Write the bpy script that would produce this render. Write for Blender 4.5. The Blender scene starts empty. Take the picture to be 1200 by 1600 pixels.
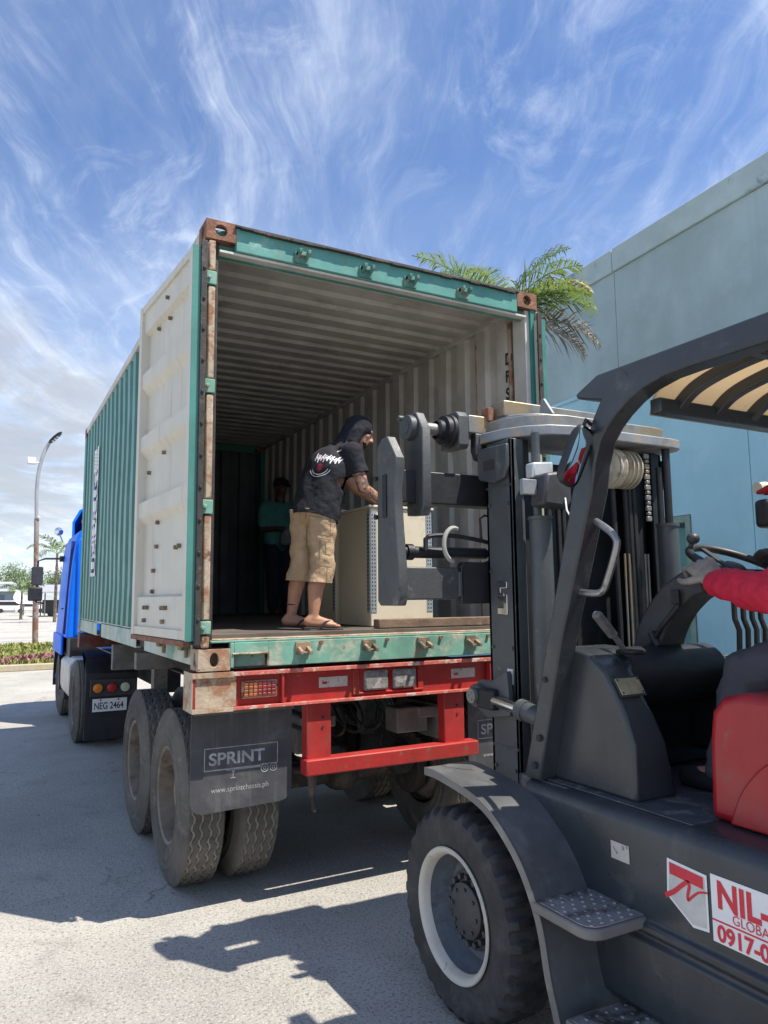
import bpy, bmesh, math, random
from mathutils import Vector, Matrix, noise
random.seed(7)
R = math.radians
sc = bpy.context.scene
COL = sc.collection

# ------------------------------------------------------------------ camera
cam = bpy.data.cameras.new('camera'); camo = bpy.data.objects.new('camera', cam); COL.objects.link(camo)
yaw, pitch, roll = R(28.166), R(6.633), R(-0.556)
fw = Vector((math.sin(yaw)*math.cos(pitch), math.cos(yaw)*math.cos(pitch), math.sin(pitch)))
rt = Vector((math.cos(yaw), -math.sin(yaw), 0)); up = rt.cross(fw)
rt2 = rt*math.cos(roll) + up*math.sin(roll); up2 = -rt*math.sin(roll) + up*math.cos(roll)
camo.matrix_world = Matrix(((rt2.x, up2.x, -fw.x, -2.234), (rt2.y, up2.y, -fw.y, -4.048), (rt2.z, up2.z, -fw.z, 1.740), (0, 0, 0, 1)))
cam.sensor_fit = 'VERTICAL'; cam.sensor_height = 36; cam.lens = 36*1149.7/1600
cam.clip_start = 0.05; cam.clip_end = 6000
sc.camera = camo

# ------------------------------------------------------------------ sun, sky, exposure
SUN = Vector((0.335, -0.375, 1.0)).normalized()          # direction towards the sun
sl = bpy.data.lights.new('sun', 'SUN'); sl.energy = 4.9; sl.angle = R(0.53); sl.color = (1, .93, .82)
so = bpy.data.objects.new('sun', sl); COL.objects.link(so)
so.rotation_euler = SUN.to_track_quat('Z', 'Y').to_euler(); so.location = (4, -4, 14)
SKY_STRENGTH = 0.126
w = bpy.data.worlds.new('World'); sc.world = w; w.use_nodes = True
nt = w.node_tree; nt.nodes.clear()
def N(t, tree=None, **k):
    n = (tree or nt).nodes.new(t)
    for a, b in k.items(): setattr(n, a, b)
    return n
L = nt.links.new
sky = N('ShaderNodeTexSky', sky_type='NISHITA', sun_disc=False, sun_elevation=math.asin(SUN.z),
        sun_rotation=math.atan2(SUN.x, SUN.y), air_density=1.25, dust_density=0.6, ozone_density=2.2, altitude=0)
tc = N('ShaderNodeTexCoord'); sep = N('ShaderNodeSeparateXYZ'); L(tc.outputs['Generated'], sep.inputs[0])
def MA(op, a, b=None, c=None, tree=None, clamp=False):
    tree = tree or nt
    n = tree.nodes.new('ShaderNodeMath'); n.operation = op; n.use_clamp = clamp
    for i, v in enumerate((a, b, c)):
        if v is None: continue
        if isinstance(v, (int, float)): n.inputs[i].default_value = v
        else: tree.links.new(v, n.inputs[i])
    return n.outputs[0]
zc = MA('ADD', MA('MAXIMUM', sep.outputs[2], 0.0), 0.12)
ca, sa = math.cos(R(27)), math.sin(R(27))
# u runs across the cirrus streaks, v along them, on a flat cloud layer
uu = MA('DIVIDE', MA('SUBTRACT', MA('MULTIPLY', sep.outputs[0], ca), MA('MULTIPLY', sep.outputs[1], sa)), zc)
vv = MA('DIVIDE', MA('ADD', MA('MULTIPLY', sep.outputs[0], sa), MA('MULTIPLY', sep.outputs[1], ca)), zc)
def _warp(o, sc_):
    c_ = N('ShaderNodeCombineXYZ'); L(uu, c_.inputs[0]); L(MA('MULTIPLY', vv, .7), c_.inputs[1]); c_.inputs[2].default_value = o
    n_ = N('ShaderNodeTexNoise'); n_.inputs['Scale'].default_value = sc_; n_.inputs['Detail'].default_value = 4; L(c_.outputs[0], n_.inputs['Vector']); return MA('SUBTRACT', n_.outputs[0], .5)
w1_, w2_ = _warp(1.7, 1.5), _warp(8.3, 1.1)
uu, vv = MA('ADD', uu, MA('MULTIPLY', w1_, .30)), MA('ADD', vv, MA('MULTIPLY', w2_, .8))
def cnoise(su, sv, ou, ov, scale, detail, rough, dist=0.0):
    cmb = N('ShaderNodeCombineXYZ')
    L(MA('ADD', MA('MULTIPLY', uu, su), ou), cmb.inputs[0]); L(MA('ADD', MA('MULTIPLY', vv, sv), ov), cmb.inputs[1])
    n = N('ShaderNodeTexNoise'); n.inputs['Scale'].default_value = scale; n.inputs['Detail'].default_value = detail
    n.inputs['Roughness'].default_value = rough; n.inputs['Distortion'].default_value = dist
    L(cmb.outputs[0], n.inputs['Vector']); return n.outputs[0]
def ramp(v, a, b, tree=None):
    tree = tree or nt
    n = tree.nodes.new('ShaderNodeMapRange'); n.interpolation_type = 'SMOOTHSTEP'
    n.inputs['From Min'].default_value = a; n.inputs['From Max'].default_value = b
    tree.links.new(v, n.inputs['Value']); return n.outputs[0]
streak = ramp(cnoise(3.4, .62, 3.1, 1.7, 1.6, 10, .64, .5), .46, .80)
fine = ramp(cnoise(8.0, 1.3, 9.1, 4.7, 1.6, 9, .68, .9), .44, .80)
veil = ramp(cnoise(1.1, .7, 1.3, 6.2, 1.0, 7, .62, .4), .38, .70)
wisp = ramp(cnoise(1.5, 1.1, 5.3, 8.2, 2.4, 10, .68, 1.1), .50, .78)
puff = ramp(cnoise(.8, .8, 4.2, 2.2, 1.8, 8, .6, .3), .28, .74)
low = MA('SUBTRACT', 1.0, ramp(sep.outputs[2], .03, .60))
cl = MA('ADD', MA('MULTIPLY', streak, MA('ADD', MA('MULTIPLY', veil, .62), .30)), MA('MULTIPLY', MA('MULTIPLY', fine, MA('ADD', veil, .15)), .26))
cl = MA('ADD', cl, MA('ADD', MA('MULTIPLY', veil, .15), MA('MULTIPLY', wisp, .32)))
cl = MA('ADD', cl, MA('MULTIPLY', low, MA('ADD', MA('MULTIPLY', puff, .62), .20)))
cl = MA('MINIMUM', MA('MULTIPLY', cl, .90), .90)
cc = N('ShaderNodeMixRGB'); cc.inputs[2].default_value = (6.2, 6.7, 7.3, 1)
L(cl, cc.inputs[0])
tint = N('ShaderNodeMixRGB', blend_type='MULTIPLY'); tint.inputs[0].default_value = 1; tint.inputs[2].default_value = (.55, .66, .86, 1)
L(sky.outputs[0], tint.inputs[1]); L(tint.outputs[0], cc.inputs[1])
# drifting grey smoke low on the left
smk = N('ShaderNodeVectorMath', operation='DOT_PRODUCT'); L(tc.outputs['Generated'], smk.inputs[0])
sdir = Vector((math.sin(R(1.0)), math.cos(R(1.0)), .21)).normalized(); smk.inputs[1].default_value = sdir
sm = MA('MULTIPLY', ramp(smk.outputs['Value'], .984, .998), ramp(cnoise(1.2, 1.0, 7, 3, 2.3, 7, .6, .4), .30, .56))
cs = N('ShaderNodeMixRGB'); cs.inputs[2].default_value = (2.9, 3.0, 3.2, 1); L(MA('MULTIPLY', sm, .72), cs.inputs[0]); L(cc.outputs[0], cs.inputs[1])
bg = N('ShaderNodeBackground'); bg.inputs[1].default_value = SKY_STRENGTH
out = N('ShaderNodeOutputWorld'); L(cs.outputs[0], bg.inputs[0]); L(bg.outputs[0], out.inputs[0])
sc.view_settings.view_transform = 'Standard'; sc.view_settings.look = 'None'
sc.view_settings.gamma = 1; sc.view_settings.exposure = 0.62

# ------------------------------------------------------------------ materials
def M(name, col, rough=.6, metal=0.0, var=.12, vs=6.0, bump=0.0, bs=40.0, wear=None, streak=None, spec=.5, grain=0.0, trans=0.0, coat=0.0):
    """principled material with tonal variation; wear = list of (colour, scale, lo, hi); streak = (colour, scale, lo, hi, amount) runs down the z axis"""
    m = bpy.data.materials.new(name); m.use_nodes = True; t = m.node_tree
    b = t.nodes['Principled BSDF']; lk = t.links.new
    tcn = t.nodes.new('ShaderNodeTexCoord'); P = tcn.outputs['Object']
    def nz(scale, detail=5, rough_=.6, vec=None, dist=0):
        n = t.nodes.new('ShaderNodeTexNoise'); n.inputs['Scale'].default_value = scale; n.inputs['Detail'].default_value = detail
        n.inputs['Roughness'].default_value = rough_; n.inputs['Distortion'].default_value = dist
        lk(vec or P, n.inputs['Vector']); return n.outputs[0]
    def mix(f, a, c):
        n = t.nodes.new('ShaderNodeMixRGB')
        lk(f, n.inputs[0])
        for i, v in ((1, a), (2, c)):
            if isinstance(v, tuple): n.inputs[i].default_value = (*v, 1)
            else: lk(v, n.inputs[i])
        return n.outputs[0]
    c0 = tuple(max(0, x*(1-var)) for x in col); c1 = tuple(min(1, x*(1+var)) for x in col)
    c = mix(ramp(nz(vs), .3, .7, t), c0, c1)
    if grain:
        c = mix(MA('MULTIPLY', ramp(nz(bs*3, 3), .35, .65, t), grain, tree=t), c, tuple(x*.45 for x in col))
    fac = None
    for (wc, ws, lo, hi) in (wear or []):
        f = ramp(nz(ws, 8, .68, None, .3), lo, hi, t); c = mix(f, c, wc)
    if streak:
        mp = t.nodes.new('ShaderNodeMapping'); mp.inputs['Scale'].default_value = (1, 1, .06); lk(P, mp.inputs[0])
        f = MA('MULTIPLY', ramp(nz(streak[1], 6, .65, mp.outputs[0]), streak[2], streak[3], t), streak[4], tree=t)
        c = mix(f, c, streak[0])
    lk(c, b.inputs['Base Color'])
    rr = MA('ADD', MA('MULTIPLY', nz(vs*2.3), .25, tree=t), rough-.125, tree=t); lk(rr, b.inputs['Roughness'])
    b.inputs['Metallic'].default_value = metal
    b.inputs['Specular IOR Level'].default_value = spec
    if trans:
        b.inputs['Transmission Weight'].default_value = trans
    if coat: b.inputs['Coat Weight'].default_value = coat
    if bump:
        bn = t.nodes.new('ShaderNodeBump'); bn.inputs['Strength'].default_value = bump; bn.inputs['Distance'].default_value = .02
        lk(nz(bs, 6, .65), bn.inputs['Height']); lk(bn.outputs[0], b.inputs['Normal'])
    return m

RUST = (.16, .062, .03); RUSTL = (.30, .15, .08); DIRT = (.12, .10, .08)
m_teal = M('teal_paint', (.060, .205, .175), .42, 0, .14, 3, .08, 25, wear=[(RUST, 5, .72, .76), ((.10, .26, .23), 2.2, .55, .75)], streak=((.14, .23, .21), 9, .5, .8, .5))
m_tealr = M('worn_teal_paint', (.155, .33, .255), .6, 0, .18, 5, .1, 40, wear=[((.46, .44, .34), 4.5, .48, .66), ((.30, .24, .17), 9, .58, .68), (RUST, 12, .64, .70)])
m_tealp = M('green_post_paint', (.03, .20, .165), .5, 0, .15, 5, .08, 40, wear=[(RUST, 9, .68, .72)])
m_tealh = M('header_teal_paint', (.085, .265, .23), .5, 0, .14, 5, .08, 40, wear=[((.25, .38, .33), 5, .58, .72), (RUST, 11, .66, .72)], streak=((.24, .14, .08), 16, .6, .74, .7))
m_inwall = M('inner_wall_paint', (.52, .50, .455), .55, 0, .16, 2.5, .06, 30, wear=[((.34, .31, .27), 3.0, .55, .75), ((.22, .13, .08), 14, .74, .78)], streak=((.30, .25, .20), 8, .58, .8, .6))
m_rail = M('rail_paint', (.40, .46, .40), .6, 0, .15, 5, .08, 40, wear=[((.16, .32, .27), 2.2, .5, .62), (RUST, 10, .64, .70), (DIRT, 3, .58, .8)])
m_door = M('door_inner_paint', (.57, .545, .465), .55, 0, .05, 3, .06, 30, wear=[((.42, .40, .34), 7, .62, .74), ((.10, .09, .08), 13, .70, .74)], streak=((.36, .32, .25), 14, .52, .78, .7))
m_rustcream = M('rusty_cream_paint', (.42, .34, .25), .7, 0, .18, 8, .25, 60, wear=[(RUSTL, 6, .46, .6), (RUST, 10, .55, .64)])
m_rust = M('rusted_steel', (.20, .092, .055), .8, .1, .25, 14, .35, 70, wear=[((.33, .17, .11), 9, .5, .66), ((.08, .045, .03), 12, .58, .7)])
m_gasket = M('door_gasket', (.035, .032, .03), .7, 0, .3, 14, .2, 60, wear=[((.12, .09, .07), 8, .55, .7)])
m_floor = M('container_plywood', (.10, .085, .07), .8, 0, .25, 5, .15, 40, wear=[((.20, .17, .13), 4, .55, .75)])
m_red = M('red_chassis_paint', (.36, .024, .020), .55, 0, .14, 6, .12, 40, wear=[((.26, .05, .035), 4, .50, .68), ((.20, .11, .09), 11, .62, .70), ((.50, .22, .18), 17, .68, .72)], streak=((.20, .07, .05), 14, .54, .8, .5))
m_rededge = M('chipped_red_paint', (.50, .12, .09), .65, 0, .2, 9, .2, 60, wear=[((.52, .42, .36), 14, .52, .6), (RUST, 12, .6, .68)])
m_chas = M('greasy_chassis_steel', (.042, .036, .032), .75, 0, .3, 7, .3, 40, wear=[((.11, .08, .06), 6, .52, .66)])
m_axle = M('dusty_grey_steel', (.15, .14, .125), .75, 0, .25, 8, .2, 40, wear=[(RUST, 9, .56, .68)])
m_flap = M('mudflap_rubber', (.055, .056, .062), .6, 0, .15, 8, .1, 40, wear=[((.11, .11, .11), 4, .52, .75)], streak=((.17, .17, .16), 22, .5, .8, .55))
m_flapw = M('worn_white_print', (.34, .34, .34), .7, 0, .25, 14)
m_tyre = M('dusty_tyre_rubber', (.055, .051, .046), .9, 0, .15, 6, .25, 60, wear=[((.145, .132, .112), 1.8, .25, .75), ((.20, .18, .155), 9, .54, .75), ((.06, .055, .05), 14, .60, .72)])
m_tyreb = M('black_tyre_rubber', (.032, .032, .033), .8, 0, .25, 8, .3, 50, wear=[((.075, .073, .07), 6, .46, .72), ((.15, .135, .11), 26, .66, .74)])
m_rim = M('dusty_brown_rim', (.20, .165, .13), .7, .1, .2, 8, .15, 40, wear=[((.10, .07, .05), 7, .5, .7)])
m_rimcream = M('cream_rim_paint', (.50, .47, .40), .55, 0, .1, 8, .1, 40, wear=[((.20, .17, .14), 9, .60, .7), (RUST, 20, .7, .75)])
m_rimgrey = M('grey_rim_dish', (.12, .14, .16), .6, 0, .2, 7, .12, 40, wear=[((.06, .055, .05), 7, .5, .7)])
m_blue = M('blue_cab_paint', (.0, .17, .86), .45, 0, .06, 3, spec=.25)
m_bluedk = M('dark_blue_paint', (.012, .04, .16), .5, 0, .15, 5)
m_black = M('black_paint', (.02, .02, .023), .5, 0, .3, 8, .05, 40)
m_plastic = M('dark_grey_plastic', (.04, .042, .046), .5, 0, .2, 9, .1, 90)
m_alu = M('tank_aluminium', (.50, .50, .48), .45, .5, .15, 6, .05, 40, wear=[((.22, .2, .18), 5, .55, .75)])
m_fl = M('forklift_dark_paint', (.033, .039, .045), .30, 0, .18, 4, .05, 60, wear=[((.105, .105, .10), 5, .58, .80), ((.15, .145, .135), 24, .69, .74), ((.015, .015, .016), 9, .64, .72)], streak=((.11, .11, .105), 9, .55, .85, .45))
m_fldeck = M('worn_deck_paint', (.060, .066, .075), .5, 0, .25, 5, .2, 50, wear=[((.16, .15, .15), 9, .52, .64), ((.30, .29, .28), 26, .64, .69), ((.03, .03, .03), 7, .6, .7)])
m_flmast = M('mast_steel_paint', (.070, .079, .085), .45, .1, .14, 5, .1, 50, wear=[((.20, .20, .19), 9, .60, .74), ((.06, .06, .06), 14, .66, .72)], streak=((.22, .22, .21), 18, .56, .8, .4))
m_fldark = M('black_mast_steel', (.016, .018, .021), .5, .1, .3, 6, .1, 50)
m_carr = M('carriage_steel', (.070, .076, .080), .5, .15, .15, 6, .12, 60, wear=[((.21, .20, .185), 8, .55, .75), ((.05, .05, .05), 12, .62, .7)])
m_raw = M('bare_worn_steel', (.26, .255, .24), .42, .5, .2, 8, .1, 60, wear=[((.33, .25, .15), 4, .46, .64), ((.16, .10, .06), 11, .62, .70)])
m_plate = M('weathered_top_plate', (.24, .26, .28), .5, .3, .15, 6, .1, 50, wear=[((.40, .32, .22), 4.5, .5, .66), ((.12, .08, .06), 12, .62, .7)])
m_chrome = M('chromed_rod', (.72, .73, .74), .16, 1, .05, 6)
m_steelrail = M('polished_handrail', (.30, .30, .30), .36, .8, .15, 14, wear=[((.10, .09, .08), 14, .56, .7)])
m_hose = M('hydraulic_hose', (.02, .021, .023), .5, 0, .25, 14)
m_hosew = M('grey_hose', (.30, .30, .28), .5, 0, .15, 14)
m_cream = M('cream_pulley', (.55, .50, .38), .5, 0, .1, 8, wear=[((.28, .22, .15), 8, .55, .7)])
m_tread = M('tread_plate', (.33, .32, .31), .42, .35, .2, 9, .15, 60, wear=[((.07, .06, .055), 7, .48, .64)])
m_redfl = M('red_hood_plastic', (.34, .012, .018), .34, 0, .08, 4, .03, 60, wear=[((.32, .04, .04), 3, .46, .72), ((.22, .08, .07), 13, .62, .74)], streak=((.30, .07, .06), 8, .55, .85, .4))
m_ral = M('signal_red', (.62, .03, .05), .5, 0, .05, 8)
m_white = M('white_vinyl', (.78, .78, .77), .45, 0, .04, 7)
m_silver = M('silver_vinyl', (.52, .53, .53), .35, .3, .2, 5)
m_plateyel = M('tarnished_data_plate', (.30, .28, .17), .5, .3, .2, 20, wear=[((.42, .40, .27), 9, .5, .7)])
m_stk = M('faded_sticker', (.50, .47, .42), .6, 0, .1, 20, wear=[((.2, .18, .17), 40, .56, .62)])
m_cover = M('dirty_roof_sheet', (.42, .36, .28), .6, 0, .15, 6, .1, 40, wear=[((.24, .17, .10), 4, .50, .64), ((.03, .03, .02), 9, .57, .62), ((.62, .56, .46), 3, .56, .72)])
_b = m_cover.node_tree; _p = _b.nodes['Principled BSDF']
_tr = _b.nodes.new('ShaderNodeBsdfTranslucent'); _tr.inputs[0].default_value = (.74, .63, .47, 1)
_mx = _b.nodes.new('ShaderNodeMixShader'); _mx.inputs[0].default_value = .68
_o = _b.nodes['Material Output']; _b.links.new(_p.outputs[0], _mx.inputs[1]); _b.links.new(_tr.outputs[0], _mx.inputs[2]); _b.links.new(_mx.outputs[0], _o.inputs[0])
m_mirror = M('mirror_glass', (.80, .82, .84), .05, 1, .02, 5)
_mb = m_mirror.node_tree
for l in list(_mb.links):
    if l.to_socket.name == 'Roughness': _mb.links.remove(l)
_mb.nodes['Principled BSDF'].inputs['Roughness'].default_value = .03
m_lens = M('lamp_lens', (.55, .58, .6), .15, .3, .1, 20)
m_amber = M('amber_lens', (.75, .22, .02), .3, 0, .1, 30, spec=.6)
m_redl = M('red_lens', (.5, .02, .02), .3, 0, .15, 40, spec=.6)
m_whitel = M('clear_lens', (.55, .56, .42), .3, 0, .1, 30, spec=.6)
m_dirtyl = M('dusty_lens', (.20, .19, .18), .7, 0, .3, 30, .3, 60, wear=[((.36, .34, .32), 22, .5, .62), ((.3, .04, .03), 18, .6, .68)])
m_cab = M('beige_cabinet_paint', (.64, .57, .43), .45, 0, .05, 3, .03, 30, wear=[((.40, .35, .26), 3, .58, .8)])
m_cabst = M('galvanised_strip', (.42, .46, .48), .45, .5, .1, 9)
m_dark = M('dark_holes', (.03, .03, .03), .8)
m_wood = M('weathered_timber', (.17, .115, .078), .8, 0, .25, 9, .3, 50, wear=[((.36, .29, .21), 7, .55, .72)])
m_skin = M('tanned_skin', (.42, .215, .135), .5, 0, .1, 14, .06, 90)
m_skind = M('dark_skin', (.10, .055, .04), .55, 0, .1, 14)
m_skint = M('tattooed_skin', (.42, .215, .135), .5, 0, .1, 14, .06, 90)
def tattoo(m, c, r, col):
    t = m.node_tree; p_ = t.nodes['Principled BSDF']; src = p_.inputs['Base Color'].links[0].from_socket; tc_ = t.nodes.new('ShaderNodeTexCoord')
    d_ = t.nodes.new('ShaderNodeVectorMath'); d_.operation = 'DISTANCE'; t.links.new(tc_.outputs['Object'], d_.inputs[0]); d_.inputs[1].default_value = c
    n_ = t.nodes.new('ShaderNodeTexNoise'); n_.inputs['Scale'].default_value = 17; n_.inputs['Detail'].default_value = 6; n_.inputs['Distortion'].default_value = 1.8; t.links.new(tc_.outputs['Object'], n_.inputs['Vector'])
    f = MA('MULTIPLY', ramp(n_.outputs[0], .48, .53, t), MA('SUBTRACT', 1.0, ramp(d_.outputs['Value'], r*.85, r, t), tree=t), tree=t)
    x_ = t.nodes.new('ShaderNodeMixRGB'); t.links.new(f, x_.inputs[0]); t.links.new(src, x_.inputs[1]); x_.inputs[2].default_value = (*col, 1); t.links.new(x_.outputs[0], p_.inputs['Base Color'])
tattoo(m_skint, (.07, .59, 2.55), .22, (.13, .085, .07))
m_shirt = M('navy_cotton', (.009, .010, .016), .9, 0, .2, 9, .35, 30)
m_khaki = M('khaki_cotton', (.42, .30, .185), .9, 0, .1, 9, .45, 28, wear=[((.32, .22, .13), 7, .52, .7)])
m_khakid = M('khaki_seam', (.20, .14, .085), .9, 0, .1, 9)
m_scarf = M('black_cloth', (.008, .009, .015), .9, 0, .2, 9, .3, 40)
m_rubber = M('slipper_rubber', (.025, .022, .022), .7)
m_tealsh = M('sea_green_cotton', (.07, .26, .24), .9, 0, .1, 9, .3, 30)
m_jean = M('dark_trouser_cloth', (.02, .022, .032), .9, 0, .2, 9, .3, 30)
m_trou = M('charcoal_trouser_cloth', (.06, .063, .078), .85, 0, .12, 7, .4, 24)
m_redj = M('red_jacket_cloth', (.55, .012, .045), .75, 0, .08, 7, .4, 24)
m_glove = M('worn_leather_glove', (.30, .265, .23), .8, 0, .15, 16, .4, 60, wear=[((.14, .11, .10), 12, .52, .66)])
m_hair = M('black_hair', (.012, .011, .011), .5, 0, .2, 30, .3, 90)
m_white_ink = M('white_print', (.70, .70, .72), .8, 0, .05, 9)
m_red_ink = M('red_print', (.36, .03, .06), .8, 0, .1, 9)
m_wallhi = M('upper_wall_plaster', (.35, .445, .45), .8, 0, .12, .9, .5, 22, wear=[((.41, .49, .495), 1.6, .5, .75), ((.56, .60, .60), 2.6, .72, .77)], streak=((.29, .36, .38), 2.2, .52, .8, .5))
m_walllo = M('lower_wall_plaster', (.36, .60, .67), .8, 0, .06, 1.1, .28, 28, wear=[((.42, .63, .69), 2, .5, .75)], streak=((.27, .43, .48), 2.5, .52, .8, .45))
m_parapet = M('parapet_plaster', (.40, .49, .49), .8, 0, .1, 1.5, .25, 28, wear=[((.17, .23, .24), 2.2, .58, .72)])
m_wdoor = M('green_door_paint', (.10, .27, .25), .5, 0, .08, 3, .04, 30, wear=[((.14, .31, .29), 4, .5, .7)])
m_dframe = M('door_frame_paint', (.22, .30, .24), .6, 0, .12, 6, wear=[(DIRT, 9, .6, .7)])
m_conc = None

# ------------------------------------------------------------------ mesh builder
class B:
    def __init__(s): s.bm = bmesh.new(); s.mi = 0
    def face(s, vs, smooth=False):
        try:
            f = s.bm.faces.new(vs); f.material_index = s.mi; f.smooth = smooth; return f
        except ValueError: return None
    def v(s, p): return s.bm.verts.new(p)
    def poly(s, pts): return s.face([s.v(p) for p in pts])
    def box(s, x0, x1, y0, y1, z0, z1):
        p = [s.v((x, y, z)) for z in (z0, z1) for (x, y) in ((x0, y0), (x1, y0), (x1, y1), (x0, y1))]
        for q in ((3, 2, 1, 0), (4, 5, 6, 7), (0, 1, 5, 4), (1, 2, 6, 5), (2, 3, 7, 6), (3, 0, 4, 7)): s.face([p[i] for i in q])
        return s
    def obox(s, c, ax, ay, az, hx, hy, hz):
        c = Vector(c); ax, ay, az = Vector(ax).normalized(), Vector(ay).normalized(), Vector(az).normalized()
        p = [s.v(c+ax*(sx*hx)+ay*(sy*hy)+az*(sz*hz)) for sz in (-1, 1) for (sx, sy) in ((-1, -1), (1, -1), (1, 1), (-1, 1))]
        for q in ((3, 2, 1, 0), (4, 5, 6, 7), (0, 1, 5, 4), (1, 2, 6, 5), (2, 3, 7, 6), (3, 0, 4, 7)): s.face([p[i] for i in q])
        return s
    def bar(s, a, b, wd, th, upv=(0, 0, 1)):
        a, b = Vector(a), Vector(b); d = (b-a).normalized(); u = Vector(upv)
        sd = d.cross(u)
        if sd.length < 1e-4: sd = d.cross(Vector((1, 0, 0)))
        sd.normalize(); u = sd.cross(d)
        return s.obox((a+b)/2, d, sd, u, (b-a).length/2, wd/2, th/2)
    def prism(s, pts, plane, a0, a1):
        def P(p, a):
            return {'yz': (a, p[0], p[1]), 'xz': (p[0], a, p[1]), 'xy': (p[0], p[1], a)}[plane]
        A = [s.v(P(p, a0)) for p in pts]; C = [s.v(P(p, a1)) for p in pts]; n = len(pts)
        s.face(A[::-1]); s.face(C)
        for i in range(n): s.face([A[i], A[(i+1) % n], C[(i+1) % n], C[i]])
        return s
    def ring(s, c, ax, r, n, ph=0.0, ry=None):
        ax = Vector(ax).normalized(); t = Vector((0, 0, 1)) if abs(ax.z) < .9 else Vector((1, 0, 0))
        u = ax.cross(t).normalized(); v = ax.cross(u)
        return [s.v(Vector(c)+u*(r*math.cos(ph+2*math.pi*i/n))+v*((ry or r)*math.sin(ph+2*math.pi*i/n))) for i in range(n)]
    def bridge(s, a, b, smooth=True):
        n = len(a)
        for i in range(n): s.face([a[i], a[(i+1) % n], b[(i+1) % n], b[i]], smooth)
    def cyl(s, a, b, r, r1=None, n=20):
        a, b = Vector(a), Vector(b); r1 = r if r1 is None else r1
        A = s.ring(a, b-a, r, n); C = s.ring(b, b-a, r1, n)
        s.bridge(A, C); s.face(A[::-1]); s.face(C); return s
    def tube(s, pts, r, n=10, closed=False):
        pts = [Vector(p) for p in pts]; m = len(pts); rings = []
        pu = None
        for i, p in enumerate(pts):
            a = pts[i-1] if (i > 0 or closed) else p; b = pts[(i+1) % m] if (i < m-1 or closed) else p
            d = (b-a).normalized()
            if pu is None:
                t = Vector((0, 0, 1)) if abs(d.z) < .9 else Vector((1, 0, 0)); pu = d.cross(t).normalized()
            pu = (pu-d*pu.dot(d)).normalized(); v = d.cross(pu)
            rr = r[i] if isinstance(r, (list, tuple)) else r
            rings.append([s.v(p+pu*(rr*math.cos(2*math.pi*k/n))+v*(rr*math.sin(2*math.pi*k/n))) for k in range(n)])
        for i in range(m-1): s.bridge(rings[i], rings[i+1])
        if closed: s.bridge(rings[-1], rings[0])
        else: s.face(rings[0][::-1]); s.face(rings[-1])
        return s
    def lathe(s, prof, c, ax, n=48, fn=None):
        """prof: (radius, offset along axis); fn(i, k, r, h) may alter a ring vertex"""
        c = Vector(c); ax = Vector(ax).normalized(); t = Vector((0, 0, 1)) if abs(ax.z) < .9 else Vector((1, 0, 0))
        u = ax.cross(t).normalized(); v = ax.cross(u); rings = []
        for k, (r, h) in enumerate(prof):
            row = []
            for i in range(n):
                rr, hh = (r, h) if fn is None else fn(i, k, r, h)
                a = 2*math.pi*i/n
                row.append(s.v(c+ax*hh+u*(rr*math.cos(a))+v*(rr*math.sin(a))))
            rings.append(row)
        for a, b in zip(rings, rings[1:]): s.bridge(a, b)
        return rings
    def ell(s, c, r, rot=None, n=16, m=10):
        mt = Matrix.Translation(Vector(c)) @ ((rot.to_4x4()) if rot else Matrix.Identity(4)) @ Matrix.Diagonal((*r, 1))
        rows = []
        for j in range(1, m):
            th = math.pi*j/m
            rows.append([s.v(mt @ Vector((math.sin(th)*math.cos(2*math.pi*i/n), math.sin(th)*math.sin(2*math.pi*i/n), math.cos(th)))) for i in range(n)])
        t = s.v(mt @ Vector((0, 0, 1))); bt = s.v(mt @ Vector((0, 0, -1)))
        for a, b in zip(rows, rows[1:]):
            for i in range(n): s.face([a[i], b[i], b[(i+1) % n], a[(i+1) % n]], True)
        for i in range(n):
            s.face([t, rows[0][i], rows[0][(i+1) % n]], True); s.face([bt, rows[-1][(i+1) % n], rows[-1][i]], True)
        return s
    def cap(s, a, b, ra, rb, n=14):
        a, b = Vector(a), Vector(b); d = (b-a)
        if d.length < 1e-5: return s.ell(a, (ra,)*3)
        d.normalize(); rings = []; t = Vector((0, 0, 1)) if abs(d.z) < .9 else Vector((1, 0, 0))
        u = d.cross(t).normalized(); v = d.cross(u)
        for k in range(1, 6):
            th = math.pi/2*(1-k/5); rings.append((a-d*(ra*math.sin(th)), ra*math.cos(th)))
        for k in range(0, 5):
            th = math.pi/2*(k/5); rings.append((b+d*(rb*math.sin(th)), rb*math.cos(th)))
        rows = [[s.v(c+u*(r*math.cos(2*math.pi*i/n))+v*(r*math.sin(2*math.pi*i/n))) for i in range(n)] for c, r in rings]
        for x, y in zip(rows, rows[1:]): s.bridge(x, y)
        s.face(rows[0][::-1], True); s.face(rows[-1], True); return s
    def chain(s, pts):
        for (p, r), (q, t) in zip(pts, pts[1:]): s.cap(p, q, r, t)
        return s
    def holed(s, c, u, v, hw, hh, rx, ry, th, n=24):
        """rectangular plate with an oval hole, thickness th along u x v"""
        c, u, v = Vector(c), Vector(u).normalized(), Vector(v).normalized(); nn = u.cross(v)
        def rect(a):
            x, y = math.cos(a), math.sin(a); k = 1/max(abs(x)/hw, abs(y)/hh); return x*k, y*k
        angs = sorted([2*math.pi*i/n for i in range(n)]+[math.atan2(hh*b, hw*a) % (2*math.pi) for a in (1, -1) for b in (1, -1)])
        rows = []
        for off in (0, -th):
            o_ = [s.v(c+u*rect(a)[0]+v*rect(a)[1]+nn*off) for a in angs]
            i_ = [s.v(c+u*(rx*math.cos(a))+v*(ry*math.sin(a))+nn*off) for a in angs]
            rows.append((o_, i_))
        (o0, i0), (o1, i1) = rows
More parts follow.
